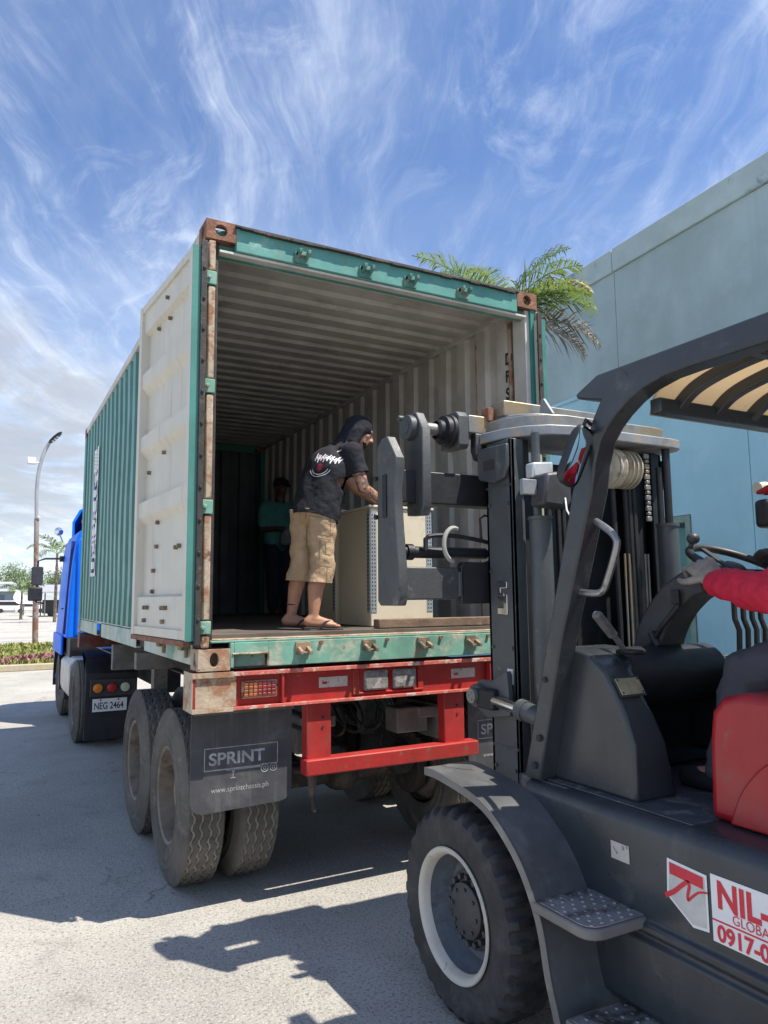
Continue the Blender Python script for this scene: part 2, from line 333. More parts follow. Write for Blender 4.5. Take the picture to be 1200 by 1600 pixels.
        s.bridge(o0, i0, False); s.bridge(i1, o1, False); s.bridge(i0, i1); s.bridge(o1, o0, False)
        return s
    def build(s, name, mats, parent=None, bevel=0.0, seg=2, angle=35, recalc=True):
        me = bpy.data.meshes.new(name)
        if recalc: bmesh.ops.recalc_face_normals(s.bm, faces=s.bm.faces[:])
        for f in s.bm.faces: f.smooth = True
        s.bm.to_mesh(me); s.bm.free()
        me.set_sharp_from_angle(angle=R(angle))
        for m in (mats if isinstance(mats, (list, tuple)) else [mats]): me.materials.append(m)
        o = bpy.data.objects.new(name, me); COL.objects.link(o)
        if parent is not None: attach(o, parent)
        if bevel:
            md = o.modifiers.new('bevel', 'BEVEL'); md.width = bevel; md.segments = seg; md.limit_method = 'ANGLE'; md.angle_limit = R(40); md.harden_normals = False
        return o
def root_inv(o):
    m = Matrix.Identity(4)
    chain_ = []
    while o is not None: chain_.append(o); o = o.parent
    for q in reversed(chain_): m = m @ q.matrix_parent_inverse @ q.matrix_basis
    return m.inverted()
def attach(o, parent):
    o.parent = parent; o.matrix_parent_inverse = root_inv(parent)
def tag(o, label=None, cat=None, group=None, kind=None):
    if label: o['label'] = label
    if cat: o['category'] = cat
    if group: o['group'] = group
    if kind: o['kind'] = kind
    return o
def thing(name, loc, label, cat, group=None):
    o = bpy.data.objects.new(name, None); COL.objects.link(o); o.location = loc; o.empty_display_size = .2
    return tag(o, label, cat, group)
def copy_tree(o, parent=None):
    c = o.copy(); COL.objects.link(c)
    if parent is not None: c.parent = parent
    for ch in [q for q in bpy.data.objects if q.parent == o]: copy_tree(ch, c)
    return c
def words(name, s, size, o, right, upv, mat, parent, sx=1.0, off=.003, depth=0.0, align='LEFT', fat=0.0, shear=0.0):
    """flat lettering laid on a surface: o is the left end of the baseline"""
    cu = bpy.data.curves.new(name, 'FONT'); cu.body = s; cu.size = size; cu.align_x = align; cu.extrude = depth; cu.offset = fat; cu.shear = shear
    t = bpy.data.objects.new(name, cu); COL.objects.link(t)
    dg = bpy.context.evaluated_depsgraph_get(); dg.update()
    me = bpy.data.meshes.new_from_object(t.evaluated_get(dg)); bpy.data.objects.remove(t)
    r, u = Vector(right).normalized(), Vector(upv).normalized(); n = r.cross(u); o = Vector(o)
    for v in me.vertices: v.co = o + r*(v.co.x*sx) + u*v.co.y + n*(off+v.co.z)
    me.name = name; me.materials.clear(); me.materials.append(mat)
    q = bpy.data.objects.new(name, me); COL.objects.link(q)
    if parent is not None: attach(q, parent)
    return q
def remesh(o, vox, smooth=6, fac=.5, disp=None):
    md = o.modifiers.new('remesh', 'REMESH'); md.mode = 'VOXEL'; md.voxel_size = vox; md.use_smooth_shade = True
    if smooth:
        s_ = o.modifiers.new('smooth', 'SMOOTH'); s_.factor = fac; s_.iterations = smooth
    if disp:
        tx = bpy.data.textures.new(o.name+'_folds', 'CLOUDS'); tx.noise_scale = disp[1]; tx.noise_depth = 2
        d = o.modifiers.new('folds', 'DISPLACE'); d.texture = tx; d.strength = disp[0]; d.mid_level = .5; d.texture_coords = 'GLOBAL'
    return o
def cut(o, planes, thick=.004):
    """bake the modifiers, trim the cloth with clean hems and give it thickness"""
    dg = bpy.context.evaluated_depsgraph_get(); dg.update()
    me = bpy.data.meshes.new_from_object(o.evaluated_get(dg)); bm = bmesh.new(); bm.from_mesh(me)
    for pl in planes:
        p, n = pl[0], pl[1]
        fs = [f for f in bm.faces if len(pl) < 3 or (f.calc_center_median()-p).length < pl[2]]
        es = {e for f in fs for e in f.edges}; vs = {v for f in fs for v in f.verts}
        bmesh.ops.bisect_plane(bm, geom=list(vs)+list(es)+fs, plane_co=p, plane_no=n, clear_outer=True)
    for f in bm.faces: f.smooth = True
    bm.to_mesh(me); bm.free(); me.materials.clear()
    for m in o.data.materials: me.materials.append(m)
    o.modifiers.clear(); o.data = me
    sd = o.modifiers.new('cloth', 'SOLIDIFY'); sd.thickness = thick; sd.offset = 0
    return o
def bez(a, b, c, d, n):
    a, b, c, d = map(Vector, (a, b, c, d)); o = []
    for i in range(n+1):
        t = i/n; o.append(a*(1-t)**3+b*3*t*(1-t)**2+c*3*t*t*(1-t)+d*t**3)
    return o

# ================================================================== SETTING
def ground_material():
    m = bpy.data.materials.new('yard_concrete'); m.use_nodes = True; t = m.node_tree; b = t.nodes['Principled BSDF']; lk = t.links.new
    tcn = t.nodes.new('ShaderNodeTexCoord'); P = tcn.outputs['Object']
    def nz(s, d=6, r=.6, dist=0):
        n = t.nodes.new('ShaderNodeTexNoise'); n.inputs['Scale'].default_value = s; n.inputs['Detail'].default_value = d; n.inputs['Roughness'].default_value = r; n.inputs['Distortion'].default_value = dist
        lk(P, n.inputs['Vector']); return n.outputs[0]
    def mix(f, a, c):
        n = t.nodes.new('ShaderNodeMixRGB'); lk(f, n.inputs[0])
        for i, v in ((1, a), (2, c)):
            if isinstance(v, tuple): n.inputs[i].default_value = (*v, 1)
            else: lk(v, n.inputs[i])
        return n.outputs[0]
    c = mix(ramp(nz(.55, 6, .6), .3, .7, t), (.36, .344, .312), (.50, .48, .435))
    c = mix(MA('MULTIPLY', ramp(nz(3.2, 8, .7, .5), .5, .72, t), .55, tree=t), c, (.29, .277, .25))
    c = mix(MA('MULTIPLY', ramp(nz(60, 3, .6), .52, .64, t), .75, tree=t), c, (.19, .18, .162))
    c = mix(MA('MULTIPLY', ramp(nz(26, 4, .7), .60, .68, t), .6, tree=t), c, (.15, .143, .13))
    c = mix(MA('MULTIPLY', ramp(nz(95, 2, .5), .58, .66, t), .8, tree=t), c, (.62, .60, .545))
    c = mix(MA('MULTIPLY', ramp(nz(1.3, 7, .7, .9), .58, .70, t), .5, tree=t), c, (.22, .21, .19))
    c = mix(MA('MULTIPLY', ramp(nz(.9, 5, .65, 1.6), .63, .69, t), .45, tree=t), c, (.12, .115, .11))
    c = mix(ramp(nz(7, 4, .5), .745, .76, t), c, (.09, .085, .08))
    vo = t.nodes.new('ShaderNodeTexVoronoi'); vo.feature = 'DISTANCE_TO_EDGE'; vo.inputs['Scale'].default_value = .33
    wv = t.nodes.new('ShaderNodeVectorMath'); wv.operation = 'ADD'
    n3 = t.nodes.new('ShaderNodeTexNoise'); n3.inputs['Scale'].default_value = 1.6; n3.inputs['Detail'].default_value = 6; lk(P, n3.inputs['Vector'])
    sc3 = t.nodes.new('ShaderNodeVectorMath'); sc3.operation = 'SCALE'; sc3.inputs['Scale'].default_value = .55; lk(n3.outputs['Color'], sc3.inputs[0])
    lk(P, wv.inputs[0]); lk(sc3.outputs[0], wv.inputs[1]); lk(wv.outputs[0], vo.inputs['Vector'])
    crack = MA('MULTIPLY', MA('SUBTRACT', 1.0, ramp(vo.outputs['Distance'], .0008, .003, t), tree=t), ramp(nz(.8, 3), .55, .62, t), tree=t)
    c = mix(MA('MULTIPLY', crack, .55, tree=t), c, (.10, .095, .09))
    lk(c, b.inputs['Base Color']); b.inputs['Roughness'].default_value = .9; b.inputs['Specular IOR Level'].default_value = .25
    bn = t.nodes.new('ShaderNodeBump'); bn.inputs['Strength'].default_value = .9; bn.inputs['Distance'].default_value = .016
    lk(MA('ADD', nz(70, 5, .7), MA('MULTIPLY', nz(16, 4, .6), .8, tree=t), tree=t), bn.inputs['Height']); lk(bn.outputs[0], b.inputs['Normal'])
    return m
m_conc = ground_material()
g = B(); g.poly([(-3000, -3000, 0), (3000, -3000, 0), (3000, 3000, 0), (-3000, 3000, 0)])
tag(g.build('ground', m_conc), kind='structure')
m_kerb = M('painted_kerb', (.46, .39, .24), .8, 0, .2, 2, .2, 30, wear=[((.36, .33, .28), 2, .42, .60), ((.05, .05, .045), 2.1, .62, .68)])
k = B(); k.box(-14, 9, 16.7, 16.95, 0, .16); tag(k.build('kerb', m_kerb, bevel=.02), kind='structure')
m_soil = M('verge_soil', (.13, .11, .06), .95, 0, .3, 3, .4, 20)
k = B(); k.box(-14, 9, 16.95, 26.6, 0, .13); k.box(-14, 9, 26.6, 26.8, 0, .15); tag(k.build('verge', m_soil), kind='structure')
m_grass = M('verge_grass', (.25, .28, .07), .8, 0, .35, 1.5, wear=[((.28, .25, .08), 1.2, .5, .65)])
m_flower = M('coleus_leaves', (.34, .12, .15), .7, 0, .35, 2.0, wear=[((.30, .20, .13), 3, .5, .62)])
def tufts(n, x0, x1, y0, y1, h, wd, cl=None):
    b = B()
    for _ in range(n):
        if cl:
            cx, cy, r_ = random.choice(cl); a = random.random()*6.28; q = math.sqrt(random.random())*r_; x, y = cx+q*math.cos(a), cy+q*math.sin(a)*.7
        else: x, y = random.uniform(x0, x1), random.uniform(y0, y1)
        a = random.random()*6.28; hh = h*random.uniform(.5, 1.3); l = random.uniform(.2, .9)*hh
        dx, dy = math.cos(a), math.sin(a); px, py = -dy*wd, dx*wd
        b.poly([(x-px, y-py, .12), (x+px, y+py, .12), (x+px*.7+dx*l*.5, y+py*.7+dy*l*.5, .12+hh*.7), (x+dx*l, y+dy*l, .12+hh)])
    return b
tag(tufts(12000, -6, 3, 17.0, 26.4, .13, .03).build('grass', m_grass, recalc=False), kind='stuff', label='short yellowing grass on the verge behind the kerb')
m_dummy = None
cl = [(-1.9+random.uniform(-.3, .3), 18.0, .9), (-.9, 18.4, .8), (-.3, 18.9, .9), (.4, 18.2, .9), (-3.2, 18, 1), (-2.5, 20, .6)]
tag(tufts(1300, 0, 0, 0, 0, .16, .06, cl).build('ground_cover', m_flower, recalc=False), kind='stuff', label='low purple and pink ground cover along the kerb')
m_oldline = M('faded_line_paint', (.55, .54, .50), .85, 0, .2, 3)
lm = B()
for i, y in enumerate((33, 38, 45, 56)): lm.poly([(-9, y, .004), (5, y, .004), (5, y+.25, .004), (-9, y+.25, .004)])
tag(lm.build('parking_lines', m_oldline), kind='structure')

# ------------------------------------------------------------------ warehouse wall on the right (runs almost parallel to the container)
wh = thing('warehouse', (6.3, 1.4, 0), 'tall windowless warehouse of pale blue green plaster behind the forklift', 'building')
wd, wn = Vector((math.sin(R(3.85)), math.cos(R(3.85)), 0)), Vector((-math.cos(R(3.85)), math.sin(R(3.85)), 0))   # along the wall, out of the wall
W0 = Vector((6.3, 1.4, 0))
def wpt(s, o, z): return W0+wd*s+wn*o+Vector((0, 0, z))
def wbox(b, s0, s1, o0, o1, z0, z1):
    c = wpt((s0+s1)/2, (o0+o1)/2, (z0+z1)/2); b.obox(c, wd, wn, (0, 0, 1), (s1-s0)/2, abs(o1-o0)/2, (z1-z0)/2)
b = B(); wbox(b, -14, 2.85, -12, 0, 5.12, 6.95); wbox(b, 2.862, 26, -12, 0, 5.12, 6.95); b.build('wall', m_wallhi, wh)
b = B(); wbox(b, -14, .55, -12, 0.012, 0, 5.115); wbox(b, .562, 1.56, -12, .012, 0, 5.115); wbox(b, 2.62, 26, -12, .012, 0, 5.115); wbox(b, 1.56, 2.62, -12, .012, 2.86, 5.115); wbox(b, 1.56, 2.62, -12, -.3, 0, 2.86)
b.build('wall', m_walllo, wh)
b = B(); wbox(b, -14, 26, 0, .05, 5.08, 5.14); b.build('ledge', m_walllo, wh, bevel=.01)
b = B(); wbox(b, -14, 2.85, -12.05, .045, 6.955, 7.34); wbox(b, 2.862, 26, -12.05, .045, 6.955, 7.34); b.build('parapet', m_parapet, wh, bevel=.015)
b = B(); wbox(b, 1.66, 2.52, -.22, -.16, .01, 2.70); dr = b.build('door', m_wdoor, wh)
b = B(); wbox(b, 1.575, 1.66, -.2, .03, .005, 2.85); wbox(b, 2.52, 2.605, -.2, .03, .005, 2.85); wbox(b, 1.66, 2.52, -.2, .03, 2.76, 2.85); b.build('door_frame', m_dframe, dr)
b = B(); b.tube([wpt(2.42, -.16, 1.0), wpt(2.42, -.10, 1.0), wpt(2.32, -.10, 1.0)], .012); b.build('handle', m_steelrail, dr)

# ================================================================== SHIPPING CONTAINER
ZB = 1.35; X0, X1, Y1 = -1.219, 1.219, 6.058; ZT = ZB+2.591; FL = ZB+.19
con = thing('shipping_container', (0, 3, ZB), 'open twenty foot green shipping container with rusty corner castings on a red trailer', 'shipping container')
def corrug(y0, y1, pitch, depth, flat, slope):
    """trapezoid wave: list of (y, 0 for outward crest or 1 for valley)"""
    o = []; y = y0; out_ = True; o.append((y, 0))
    while y < y1-pitch/2:
        y += flat; o.append((min(y, y1), 0 if out_ else 1)); y += slope; o.append((min(y, y1), 1 if out_ else 0)); out_ = not out_
    o.append((y1, o[-1][1])); return o
wave = corrug(.16, Y1-.16, .278, .036, .119, .020)
def sidewall(b, xout, inward, z0, z1, dents=True):
    """inward: +1 or -1, direction of depth; the sheet undulates slightly (dents)"""
    zs = [z0, z0+.35, z0+.7, z0+1.1, z0+1.5, z0+1.9, z1]
    rows = []
    for (y, dd) in wave:
        rows.append([b.v((xout+inward*(.036*dd+(.010*noise.noise(Vector((y*1.3, z*1.1, xout)))+.005 if dents and z0 < z < z1 else 0)), y, z)) for z in zs])
    for r0, r1 in zip(rows, rows[1:]):
        for i in range(len(zs)-1): b.face([r0[i], r1[i], r1[i+1], r0[i+1]])
zlo, zhi = ZB+.16, ZT-.07
b = B(); sidewall(b, X0+.012, 1, zlo, zhi); b.mi = 1; sidewall(b, X0+.016, 1, zlo, zhi); b.build('side_wall', [m_teal, m_inwall], con, angle=20, recalc=False)
b = B(); sidewall(b, X1-.012, -1, zlo, zhi); b.mi = 1; sidewall(b, X1-.016, -1, zlo, zhi); b.build('side_wall', [m_teal, m_inwall], con, angle=20, recalc=False)
# roof, with waves across
b = B(); prevr = None; y = .10; flip = 0
ys = []
while y < Y1-.1:
    ys += [(y, 0), (y+.075, 0), (y+.1045, 1), (y+.18, 1)]; y += .209
for off, mi in ((0, 0), (-.004, 1)):
    b.mi = mi; rows = [[b.v((x, yy, ZT-.012-.022*d+off)) for x in (X0+.04, -.4, .4, X1-.04)] for yy, d in ys]
    for r0, r1 in zip(rows, rows[1:]):
        for i in range(3): b.face([r0[i], r0[i+1], r1[i+1], r1[i]])
b.build('roof', [m_teal, m_inwall], con, angle=20, recalc=False)
b = B(); b.box(X0+.05, X1-.05, .1, Y1-.06, FL-.03, FL); b.build('floor', m_floor, con)
# front end wall, seen from inside
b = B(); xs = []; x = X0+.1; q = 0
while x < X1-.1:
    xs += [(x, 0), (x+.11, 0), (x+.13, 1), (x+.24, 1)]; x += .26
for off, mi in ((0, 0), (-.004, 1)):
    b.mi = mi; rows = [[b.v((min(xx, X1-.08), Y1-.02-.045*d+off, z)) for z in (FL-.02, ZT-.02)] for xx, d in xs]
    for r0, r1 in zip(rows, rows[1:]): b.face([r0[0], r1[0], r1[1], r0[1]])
b.build('end_wall', [m_teal, M('end_wall_painted_shade', (.07, .08, .085), .6, 0, .2, 3)], con, angle=20, recalc=False)  # inner face coloured dark to stand for the deep shade at this end
b = B(); b.box(X0+.1, X1-.1, Y1-.075, Y1-.005, ZT-.13, ZT-.011); b.build('front_header', m_teal, con, bevel=.006)
# rails
for s in (-1, 1):
    xo = X0 if s < 0 else X1
    b = B(); b.box(min(xo, xo-s*.06), max(xo, xo-s*.06), .17, Y1-.17, ZT-.075, ZT-.008); b.build('top_rail', m_inwall, con, bevel=.008)
    b = B()
    def rail(y0, y1): b.prism([(xo-s*.01, ZB+.165), (xo-s*.01, ZB+.02), (xo-s*.055, ZB+.02), (xo-s*.055, ZB+.03), (xo-s*.018, ZB+.035), (xo-s*.018, ZB+.165)], 'xz', y0, y1)
    rail(.17, 1.62); rail(1.98, 3.98); rail(4.34, Y1-.17)
    b.box(min(xo-s*.01, xo-s*.05), max(xo-s*.01, xo-s*.05), .17, Y1-.17, ZB+.15, ZB+.172)
    b.build('bottom_rail', m_rail, con, bevel=.004)
    for ya in (1.625, 3.985): b = B(); b.box(min(xo-s*.04, xo-s*.3), max(xo-s*.04, xo-s*.3), ya, ya+.35, ZB+.035, ZB+.15); b.build('fork_pocket', m_dark, con)
    b = B(); b.box(xo-.03 if s > 0 else xo, xo if s > 0 else xo+.03, .0, .0, 0, 0) if False else None
    # rear corner post (hinge side): channel with an outer flange and hinge bar
    b = B(); b.box(min(xo-s*.012, xo-s*.085), max(xo-s*.012, xo-s*.085), .03, .178, ZB+.118, ZT-.118); cp_ = b.build('corner_post', m_inwall if s > 0 else m_gasket, con, bevel=.006)
    if s > 0: b = B(); b.box(xo-.052, xo-.014, .005, .029, ZB+.118, ZT-.118); b.build('post_flange', m_tealp, cp_, bevel=.003)
    b = B()
    zz = ZB+.125; cuts = [ZB+.20, ZB+.27, ZB+.86, ZB+.94, ZB+1.55, ZB+1.63, ZB+2.19, ZB+2.27, ZT-.125]
    for i, z2 in enumerate(cuts):
        if i % 2 == 0: b.box(min(xo-s*(.018 if s < 0 else -.004), xo-s*(.058 if s < 0 else .013)), max(xo-s*(.018 if s < 0 else -.004), xo-s*(.058 if s < 0 else .013)), -.012, .028, zz, z2-.006)
        zz = z2+.006
    b.build('hinge_bar', m_rustcream, con, bevel=.008)
    for i in (1, 3, 5, 7):
        b = B(); b.box(min(xo+s*.015, xo-s*(.064 if s < 0 else .018)), max(xo+s*.015, xo-s*(.064 if s < 0 else .018)), -.018, .026, cuts[i-1], cuts[i]); b.cyl((xo-s*.02, -.022, (cuts[i-1]+cuts[i])/2), (xo-s*.02, -.03, (cuts[i-1]+cuts[i])/2), .012)
        b.build('hinge', m_tealr, con, bevel=.004)
    # front corner post
    b = B(); b.box(min(xo, xo-s*.12), max(xo, xo-s*.12), Y1-.178, Y1-.01, ZB+.118, ZT-.118); b.build('corner_post', m_tealp, con, bevel=.01)
    # castings
    for ye in (0, 1):
        for ze in (0, 1):
            xa, xb = sorted((xo, xo-s*.178)); ya, yb = (0, .162) if ye == 0 else (Y1-.162, Y1); za, zb = (ZB, ZB+.118) if ze == 0 else (ZT-.118, ZT)
            if ye == 0: xa, xb, ya = xa, xb, -.006
            b = B(); xc, yc, zc_ = (xa+xb)/2, (ya+yb)/2, (za+zb)/2; t_ = .024; hx, hy, hz = (xb-xa)/2, (yb-ya)/2, (zb-za)/2
            rear_open = ye == 0
            b.holed((xc, ya, zc_), (1, 0, 0), (0, 0, 1), hx, hz, .036 if ze else .025, .036 if ze else .040, t_)                   # end hole
            b.holed((xc, yb, zc_), (-1, 0, 0), (0, 0, 1), hx, hz, .02, .02, t_)
            so_ = Vector((0, -s, 0)) if False else None
            b.holed((xo, yc, zc_), (0, s, 0), (0, 0, 1), hy-t_, hz, .025, .040, t_)
            b.holed((xo-s*.178, yc, zc_), (0, -s, 0), (0, 0, 1), hy-t_, hz, .02, .03, t_) if ze == 0 else b.holed((xo-s*.178, yc, zc_), (0, -s, 0), (0, 0, 1), hy-t_, hz, .04, .036, t_)
            ztop = zb if ze else za; zs_ = 1 if ze else -1
            b.holed((xc, yc, ztop), (1, 0, 0), (0, zs_, 0), hx-t_, hy-t_, .062, .032, t_)
            b.holed((xc, yc, za if ze else zb), (1, 0, 0), (0, -zs_, 0), hx-t_, hy-t_, .001, .001, t_)
            b.build('corner_casting', m_rust if ze else m_rustcream, con, bevel=.004)
# rear header with keepers
b = B(); b.box(X0+.178, X1-.178, -.004, .06, ZB+2.425, ZT-.02); b.box(X0+.085, X1-.085, .06, .10, ZB+2.405, ZT-.02); hd = b.build('door_header', m_tealh, con, bevel=.006)
b = B(); b.box(X0+.17, X1-.17, -.024, .12, ZT-.022, ZT-.010)
for i in range(26):
    x = X0+.2+i*.078; b.box(x, x+.08, -.026-.010*random.random(), .1, ZT-.028-.010*random.random(), ZT-.0205)
b.build('roof_edge', m_gasket, hd, bevel=.002)
b = B(); b.box(X0+.085, X1-.085, .012, .085, ZB+2.408, ZB+2.4245); b.build('lintel_strip', m_inwall, hd, bevel=.003)
def keeper(x, z, sgn, mat, parent):
    b = B(); b.box(x-.045, x+.045, -.020, .0, z-.035, z+.035)
    b.prism([(-.02, z-sgn*.01), (-.075, z+sgn*.012), (-.078, z+sgn*.034), (-.02, z+sgn*.034)], 'yz', x-.038, x-.018)
    b.prism([(-.02, z-sgn*.01), (-.075, z+sgn*.012), (-.078, z+sgn*.034), (-.02, z+sgn*.034)], 'yz', x+.018, x+.038)
    b.box(x-.038, x+.038, -.05, -.02, z+sgn*.012-.008, z+sgn*.03)
    return b.build('keeper', mat, parent, bevel=.003)
m_keep = M('rusty_keeper', (.14, .13, .09), .7, .1, .2, 14, .2, 60, wear=[((.34, .22, .14), 14, .48, .6), ((.5, .46, .4), 20, .62, .68)])
m_keept = M('teal_keeper', (.07, .20, .17), .6, 0, .2, 14, .2, 60, wear=[((.30, .24, .17), 14, .54, .64), ((.5, .46, .4), 20, .64, .70)])
for x in (-.63, -.19, .14, .56): keeper(x, ZB+2.465, 1, m_keept, hd)
# rear sill
b = B(); b.box(X0+.178, X0+.20, -.006, .03, ZB+.012, ZB+.15)
b.box(X0+.20, X0+.40, -.006, .03, ZB+.085, ZB+.15); b.box(X0+.20, X0+.40, .05, .06, ZB+.012, ZB+.085)
b.box(X0+.40, X1-.40, -.006, .03, ZB+.012, ZB+.15); b.box(X1-.40, X1-.2, -.006, .03, ZB+.085, ZB+.15); b.box(X1-.2, X1-.178, -.006, .03, ZB+.012, ZB+.15)
b.box(X0+.07, X1-.07, -.006, .11, ZB+.15, ZB+.163)
sill = b.build('door_sill', m_tealr, con, bevel=.004)
b = B(); b.box(X0+.085, X1-.085, -.004, .16, ZB+.1635, ZB+.169); b.build('threshold_plate', m_rustcream, sill, bevel=.002)
b = B(); b.tube([(X0+.395, -.008, ZB+.02), (X0+.395, -.008, ZB+.078), (X0+.385, -.008, ZB+.086), (X0+.19, -.008, ZB+.088)], .006, 6); b.build('recess_rim', m_rustcream, sill)
for x in (-.615, -.186, .20, .568): keeper(x, ZB+.105, -1, m_keep, sill)
for x in (-.5, -.06, .33, .7): b = B(); b.cyl((x, -.006, ZB+.132), (x, -.02, ZB+.132), .012, n=10); b.build('bolt', m_rust, sill)
# doors folded back along the sides
def door(s):
    hx, hy = (X0-.078) if s < 0 else (X1+.03), -.045
    ang = R(4.6) if s < 0 else R(1.0)
    u = Vector((s*math.sin(ang), math.cos(ang), 0)); n = Vector((s*math.cos(ang), -s*s*math.sin(ang), 0))   # u along the leaf, n out from the side (inner face of the leaf)
    n = Vector((s*u.y, -s*u.x, 0)); H = Vector((hx, hy, 0)); z0, z1, wdt = ZB+.172, ZB+2.388, 1.118
    def P(a, o, z): return H+u*a+n*o+Vector((0, 0, z))
    def bx(b, a0, a1, o0, o1, za, zb): b.obox(P((a0+a1)/2, (o0+o1)/2, (za+zb)/2), u, n, (0, 0, 1), (a1-a0)/2, (o1-o0)/2, (zb-za)/2)
    b = B(); bx(b, .06, wdt-.06, -.052, -.048, z0+.06, z1-.06)
    # horizontal recesses pressed into the leaf, seen from inside
    zc_ = [z0+.245, z0+.795, z0+1.265, z0+1.735, z1-.15]
    leaf = B(); 
    prof = [(z0+.05, -.012), (z0+.235, -.012), (z0+.25, -.046)]
    for zz in (z0+.80, z0+1.245, z0+1.68):
        prof += [(zz-.095, -.046), (zz-.04, -.004), (zz+.055, -.004), (zz+.075, -.046)]
    prof += [(z1-.21, -.046), (z1-.19, -.010), (z1-.05, -.010)]
    rows = [(leaf.v(P(.055, o, z)), leaf.v(P(wdt-.055, o, z))) for z, o in prof]
    for r0, r1 in zip(rows, rows[1:]): leaf.face([r0[0], r0[1], r1[1], r1[0]])
    leaf.mi = 1
    rows = [(leaf.v(P(.055, o-.006, z)), leaf.v(P(wdt-.055, o-.006, z))) for z, o in prof]
    for r0, r1 in zip(rows, rows[1:]): leaf.face([r0[1], r0[0], r1[0], r1[1]])
    leaf.mi = 0
    bx(leaf, 0, .06, -.055, .004, z0, z1); bx(leaf, wdt-.06, wdt, -.055, .008, z0, z1)
    bx(leaf, .06, wdt-.06, -.055, .004, z0, z0+.05); bx(leaf, .06, wdt-.06, -.055, .004, z1-.05, z1)
    d = leaf.build('door', [m_door, m_teal], con, angle=20, recalc=False)
    b = B(); bx(b, -.004, .0, -.06, .006, z0-.005, z1+.005); b.build('edge_strip', m_teal, d)
    b = B(); bx(b, -.022, -.004, -.075, -.04, z0-.03, z1+.04)
    bx(b, 0, wdt+.012, -.075, -.056, z0-.03, z0-.012)
    for i in range(12): bx(b, -.03, -.02, -.066, -.05, z0+.1+i*.18, z0+.118+i*.18)
    b.build('gasket', m_gasket, d, bevel=.004)
    for (a, z) in ((.80, z1-.23), (.55, z1-.24), (.50, z1-.13), (.62, z0+1.13), (.95, z0+1.05), (.72, z0+.70), (.735, z0+.55), (.79, z0+.40), (.80, z0+.27), (.33, z0+.52), (.27, z0+.525), (.47, z0+.17), (.85, z0+.17), (.45, z0+.09), (.85, z0+.09), (.40, z0+.17), (.79, z0+.17)):
        o = -.012 if z < z0+.24 or z > z1-.2 else -.046
        p, q = P(a, o, z), P(a, o+.022, z); b = B(); b.cyl(p, q, .013, n=8); b.build('bolt', m_keep, d)
    for a in (.30, .74): b = B(); b.cyl(P(a, -.085, z0-.06), P(a, -.085, z1+.07), .017, n=10); b.build('lock_rod', m_rustcream, d)
    for z in (z0-.06,): 
        for a in (.30, .74): b = B(); bx(b, a-.035, a+.035, -.10, -.06, z-.01, z+.05); bx(b, a-.05, a-.02, -.1, -.08, z-.05, z+.02); b.build('cam', m_keep, d, bevel=.004)
    b = B(); bx(b, .02, wdt, -.03, .01, z0-.035, z0-.004) if s < 0 else bx(b, .02, wdt, -.03, .01, z0-.03, z0-.004); b.build('drip_rail', m_rust, d, bevel=.004)
    return d
door(-1); door(1)
# stencilled code inside, and the broken vertical logo outside
for i, ch in enumerate('DFSU'): words('stencil_letter', ch, .125, (X1-.0535, .315, 3.49-.135*i), (0, -1, 0), (0, 0, 1), m_dark, con, .95, .004, fat=.004)
m_logo = M('navy_decal', (.02, .04, .16), .6, 0, .1, 9)
dy0 = wave[-10][0]
dec = B()
i0 = [i for i in range(len(wave)-1) if wave[i][1] == 0 and wave[i+1][1] == 0 and wave[i][0] > 4.55][0]
def wx(dd, off): return X0+.012+.036*dd-off
for i in range(i0, i0+6):
    (ya, da), (yb, db) = wave[i], wave[i+1]; dec.mi = 0
    dec.poly([(wx(da, .007), ya, ZB+.66), (wx(db, .007), yb, ZB+.66), (wx(db, .007), yb, ZB+2.12), (wx(da, .007), ya, ZB+2.12)])
rr = random.Random(3); dec.mi = 1; ya, yb = wave[i0][0], wave[i0+5][0]
def onwave(y):
    for (y0_, d0), (y1_, d1) in zip(wave, wave[1:]):
        if y0_ <= y <= y1_: return wx(d0+(d1-d0)*(y-y0_)/max(y1_-y0_, 1e-6), .009)
    return wx(0, .009)
def stroke(pts, wd_):
    for p, q in zip(pts, pts[1:]):
        for k_ in range(8):
            a_, b__ = p[0]+(q[0]-p[0])*k_/8, p[0]+(q[0]-p[0])*(k_+1)/8; za_, zb_ = p[1]+(q[1]-p[1])*k_/8, p[1]+(q[1]-p[1])*(k_+1)/8
            dy_, dz_ = b__-a_, zb_-za_; l_ = math.hypot(dy_, dz_) or 1; ny, nz_ = -dz_/l_*wd_/2, dy_/l_*wd_/2
            dec.poly([(onwave(a_+ny), a_+ny, za_+nz_), (onwave(a_-ny), a_-ny, za_-nz_), (onwave(b__-ny), b__-ny, zb_-nz_), (onwave(b__+ny), b__+ny, zb_+nz_)])
z = ZB+.72; w_ = yb-ya
for kind in 'uzhvluc':
    y0_, y1_, h_ = ya+.05, yb-.05, .125
    if kind == 'u': stroke([(y1_, z), (y0_+.03, z), (y0_, z+.03), (y0_, z+h_-.03), (y0_+.03, z+h_), (y1_, z+h_)], .042)
    elif kind == 'c': stroke([(y0_, z), (y1_-.03, z), (y1_, z+.03), (y1_, z+h_-.03), (y1_-.03, z+h_), (y0_, z+h_)], .042)
    elif kind == 'z': stroke([(y0_, z), (y0_, z+h_), (y1_, z), (y1_, z+h_)], .042)
    elif kind == 'h': stroke([(y0_, z), (y1_, z)], .030); stroke([(y0_, z+.06), (y1_, z+.06)], .030)
    elif kind == 'v': stroke([(y1_, z), (y0_, z+h_*.5), (y1_, z+h_)], .042)
    elif kind == 'l': stroke([(y1_, z), (y0_, z), (y0_, z+h_)], .042)
    z += .165
for i in range(5): stroke([(ya+.06, z+.03+i*.04), (yb-.08, z+.03+i*.04)], .014)
